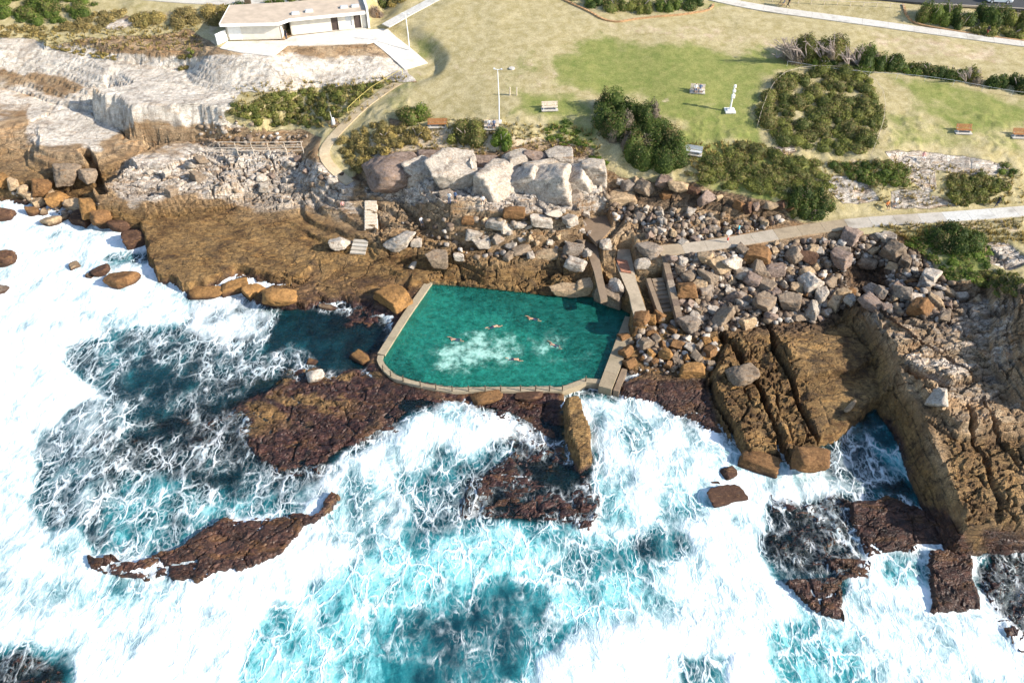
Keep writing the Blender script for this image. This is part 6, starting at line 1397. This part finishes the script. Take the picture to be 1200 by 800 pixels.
# ------------------------------------------------------------------ people: one skinned surface each, coloured by the limb it belongs to
def skel(pose):
    """joints (x right, y front, z up), radius; bones with clothing keys"""
    J = {'pel': (0, 0, .93, .125), 'spi': (0, 0, 1.12, .115), 'che': (0, .01, 1.33, .135), 'nek': (0, .0, 1.475, .055), 'hea': (0, .02, 1.585, .085), 'top': (0, .02, 1.68, .075)}
    for s, n in ((-1, 'l'), (1, 'r')):
        J[n + 'sh'] = (s * .185, 0, 1.40, .062); J[n + 'el'] = (s * .235, -.03, 1.13, .046); J[n + 'wr'] = (s * .25, .05, .90, .034); J[n + 'ha'] = (s * .25, .09, .80, .036)
        J[n + 'hi'] = (s * .095, 0, .88, .098); J[n + 'kn'] = (s * .105, .02, .49, .066); J[n + 'an'] = (s * .11, -.02, .09, .045); J[n + 'to'] = (s * .12, .15, .035, .04)
    def st(k, *v): J[k] = (*v, J[k][3])
    if pose == 'walk':
        st('lkn', -.1, .2, .52); st('lan', -.1, .30, .12); st('lto', -.1, .46, .06); st('rkn', .1, .02, .48); st('ran', .1, -.30, .16); st('rto', .1, -.18, .05)
        st('lel', -.24, -.14, 1.14); st('lwr', -.24, -.12, .90); st('lha', -.24, -.08, .82); st('rel', .24, .08, 1.13); st('rwr', .23, .26, .97); st('rha', .22, .34, .92)
    if pose == 'sit':
        for k in list(J): J[k] = (J[k][0], J[k][1], J[k][2] - .40, J[k][3])
        for s, n in ((-1, 'l'), (1, 'r')):
            st(n + 'kn', s * .13, .44, .52); st(n + 'an', s * .13, .42, .09); st(n + 'to', s * .14, .58, .04); st(n + 'el', s * .25, .06, .74); st(n + 'wr', s * .16, .30, .62); st(n + 'ha', s * .12, .38, .60)
    if pose == 'swim':
        J = {k: (v[0], v[2] - .93, -v[1] + .02, v[3]) for k, v in J.items()}
        def st2(k, *v): J[k] = (*v, J[k][3])
        st2('rel', .27, .72, .06); st2('rwr', .22, .95, .12); st2('rha', .2, 1.05, .02); st2('lel', -.3, .25, -.1); st2('lwr', -.26, .02, -.14); st2('lha', -.25, -.08, -.14)
        st2('lkn', -.13, -.44, -.06); st2('lan', -.13, -.84, .04); st2('lto', -.12, -.98, .0); st2('rkn', .13, -.44, .03); st2('ran', .12, -.84, -.1); st2('rto', .12, -.98, -.12); st2('hea', .02, .66, .04); st2('top', .03, .76, .03); st2('nek', 0, .55, .0)
    Bn = [('pel', 'spi', 'top'), ('spi', 'che', 'top'), ('che', 'nek', 'top'), ('nek', 'hea', 'skin'), ('hea', 'top', 'hair')]
    for n in 'lr':
        Bn += [('che', n + 'sh', 'top'), (n + 'sh', n + 'el', 'top'), (n + 'el', n + 'wr', 'skin'), (n + 'wr', n + 'ha', 'skin'), ('pel', n + 'hi', 'leg'), (n + 'hi', n + 'kn', 'leg'), (n + 'kn', n + 'an', 'shin'), (n + 'an', n + 'to', 'shoe')]
    return J, Bn
def body(pose):
    J, Bn = skel(pose); keys = list(J); me = bpy.data.meshes.new('person'); me.from_pydata([J[k][:3] for k in keys], [(keys.index(a), keys.index(b)) for a, b, _ in Bn], [])
    o = bpy.data.objects.new('person', me); COL.objects.link(o); md = o.modifiers.new('s', 'SKIN')
    sv_ = me.skin_vertices[0].data if me.skin_vertices else None
    if sv_ is None:
        bm = bmesh.new(); bm.from_mesh(me); bm.verts.layers.skin.verify(); bm.to_mesh(me); bm.free(); sv_ = me.skin_vertices[0].data
    for k, v in zip(keys, sv_): v.radius = (J[k][3], J[k][3]); v.use_root = (k == 'pel')
    md.use_smooth_shade = True; ss_ = o.modifiers.new('d', 'SUBSURF'); ss_.levels = 1; ss_.render_levels = 1
    ev = o.evaluated_get(bpy.context.evaluated_depsgraph_get()); m2 = bpy.data.meshes.new_from_object(ev)
    bpy.data.objects.remove(o); lab = []
    for p in m2.polygons:
        c = p.center; best = (9, 'top')
        for a, b, kk in Bn:
            A_, B_ = Vector(J[a][:3]), Vector(J[b][:3]); e = B_ - A_; tt = max(0, min(1, (c - A_).dot(e) / max(1e-9, e.length_squared))); d = (c - A_ - e * tt).length / (.5 * J[a][3] + .5 * J[b][3])
            if d < best[0]: best = (d, kk)
        lab.append(best[1])
    hd = Vector(J['hea'][:3]); fwd = Vector((0, 1, 0)) if pose != 'swim' else Vector((.6, .3, -.4))
    for i, p in enumerate(m2.polygons):
        if lab[i] == 'hair' and (p.center - hd).dot(fwd) > .045: lab[i] = 'skin'
    return m2, lab
BODY = {k: body(k) for k in ('stand', 'walk', 'sit', 'swim')}
PM = {}
def cloth(c):
    if c not in PM: PM[c] = simple_mat('person_colour', c, .8, .1, 6)
    return PM[c]
SKIN = (.50, .30, .20); NAVY = (.03, .04, .08); BLK = (.025, .025, .03); WHT = (.78, .77, .74); GRY = (.25, .25, .26); DEN = (.10, .15, .26); CYN = (.05, .42, .55); ORG = (.62, .22, .07); PNK = (.70, .36, .32); RDD = (.35, .06, .05); TAN_ = (.42, .32, .2); HAIR = (.05, .03, .02)
ORDER = ['top', 'leg', 'shin', 'skin', 'hair', 'shoe']
def person(px, py, pose, top, leg, rz, label, grp=None, shorts=True, z=None, hair=HAIR, base=None, skin=SKIN):
    q = base or at(px, py)
    if z is not None: q = Vector((*W(px, py, z), z))
    m2, lab = BODY[pose]; me = m2.copy(); me.materials.clear()
    cols = {'top': top, 'leg': leg, 'shin': skin if shorts else leg, 'skin': skin, 'hair': hair, 'shoe': GRY if pose != 'swim' else skin}
    for k in ORDER: me.materials.append(cloth(cols[k]))
    me.polygons.foreach_set('material_index', np.array([ORDER.index(l) for l in lab], np.int32)); me.polygons.foreach_set('use_smooth', np.ones(len(me.polygons), bool))
    o = link('person', me); o.location = q; o.rotation_euler = (0, 0, R(rz)); o.scale = (1.08,) * 3 if pose != 'swim' else (1.15,) * 3
    return tag(o, label, 'person', grp)
def up(px, py, dz): q = at(px, py); q.z += dz; return q
person(336, 47, 'stand', BLK, NAVY, 150, 'person in dark clothes standing before the dark doorway of the building', shorts=False)
person(1155, 43, 'walk', BLK, RDD, -80, 'person in black and red walking past the roadside bed')
WG = 'walkers on the upper path'
person(914, 7, 'walk', WHT, TAN_, 80, 'walker in white on the upper path, left of the group', WG); person(918, 8, 'walk', PNK, GRY, 80, 'walker in pink between the white and black dressed walkers', WG); person(923, 10, 'walk', BLK, BLK, 85, 'walker all in black on the upper path', WG, False)
person(1167, 243, 'walk', BLK, NAVY, 95, 'walker in black on the right part of the coast path', shorts=False)
person(1080, 188, 'sit', PNK, WHT, 170, 'person in pink sitting on the bare rock ledges above the coast path', base=up(1080, 188, .05))
person(864, 276, 'walk', CYN, NAVY, 60, 'walker in a bright cyan shirt on the coast path')
person(1038, 245, 'sit', ORG, BLK, 190, 'person in orange sitting beside the coast path', base=up(1038, 245, .05)); person(1047, 244, 'stand', WHT, GRY, 200, 'person in white standing next to the one in orange')
person(527, 239, 'stand', WHT, DEN, 180, 'person in white top and blue jeans under the tilted grey block', shorts=False); person(534, 238, 'stand', DEN, BLK, 150, 'person in blue and black under the tilted grey block')
person(566, 240, 'sit', WHT, BLK, 180, 'person in white sitting at the foot of the striped white block', base=up(566, 240, .05)); person(494, 264, 'sit', WHT, GRY, 200, 'person in white sitting on the sandy ledge right of the steps', base=up(494, 264, .05)); person(402, 245, 'sit', PNK, BLK, 190, 'person in pink sitting near the foot of the track', base=up(402, 245, .05))
for px, py, tp, lg, lb in [(573.5, 150.5, WHT, DEN, 'left sitter in white on the bench under the lamp pole'), (579, 150.5, DEN, NAVY, 'right sitter in blue on the bench under the lamp pole'), (814.5, 108.5, WHT, DEN, 'left sitter in white on the lawn bench'), (820, 108.5, DEN, WHT, 'right sitter in pale blue on the lawn bench')]: person(px, py, 'sit', tp, lg, 180, lb, 'people on benches', base=up(px, py, .06))
SW = 'swimmers in the pool'
for px, py, rz, sk, lb in [(534, 398, 80, SKIN, 'swimmer at the left edge of the white cloudy water'), (578, 383, -70, SKIN, 'swimmer behind the cloudy water in the upper middle'), (625, 374, 75, (.55, .30, .18), 'swimmer farthest up near the back of the pool'), (650, 405, 60, SKIN, 'swimmer at the right small cloud of white water'), (602, 421, -95, SKIN, 'swimmer nearest the pool front with splashes')]:
    person(px, py, 'swim', sk, NAVY, rz, lb, SW, z=PZ - .02, skin=sk)
# ------------------------------------------------------------------ daylight
SUN_EL = 29.0
to_sun = Vector((math.cos(R(SUN_EL)) * .962, -math.cos(R(SUN_EL)) * .272, math.sin(R(SUN_EL))))
sl = bpy.data.lights.new('sun', 'SUN'); sl.energy = 4.8; sl.angle = R(.6); sl.color = (1.0, .93, .82)
so = bpy.data.objects.new('sun', sl); COL.objects.link(so)
so.location = (60, -20, 90); so.rotation_euler = to_sun.to_track_quat('Z', 'Y').to_euler()
wd = bpy.data.worlds.new('World'); scene.world = wd; wd.use_nodes = True
nt = wd.node_tree; bg = nt.nodes['Background']
sk = nt.nodes.new('ShaderNodeTexSky'); sk.sky_type = 'NISHITA'; sk.sun_disc = False
sk.sun_elevation = R(SUN_EL); sk.sun_rotation = math.atan2(to_sun.x, to_sun.y)
sk.air_density = 1.0; sk.dust_density = .8; sk.ozone_density = 1.0
nt.links.new(sk.outputs[0], bg.inputs[0]); bg.inputs[1].default_value = 0.14
vs = scene.view_settings; vs.view_transform = 'Standard'; vs.look = 'None'; vs.exposure = .86; vs.gamma = 1; vs.use_curve_mapping = False
cy = scene.cycles
cy.max_bounces = 6; cy.diffuse_bounces = 2; cy.glossy_bounces = 2; cy.transparent_max_bounces = 12; cy.caustics_reflective = False; cy.caustics_refractive = False
cy.use_denoising = True; cy.use_adaptive_sampling = True; cy.adaptive_threshold = .03
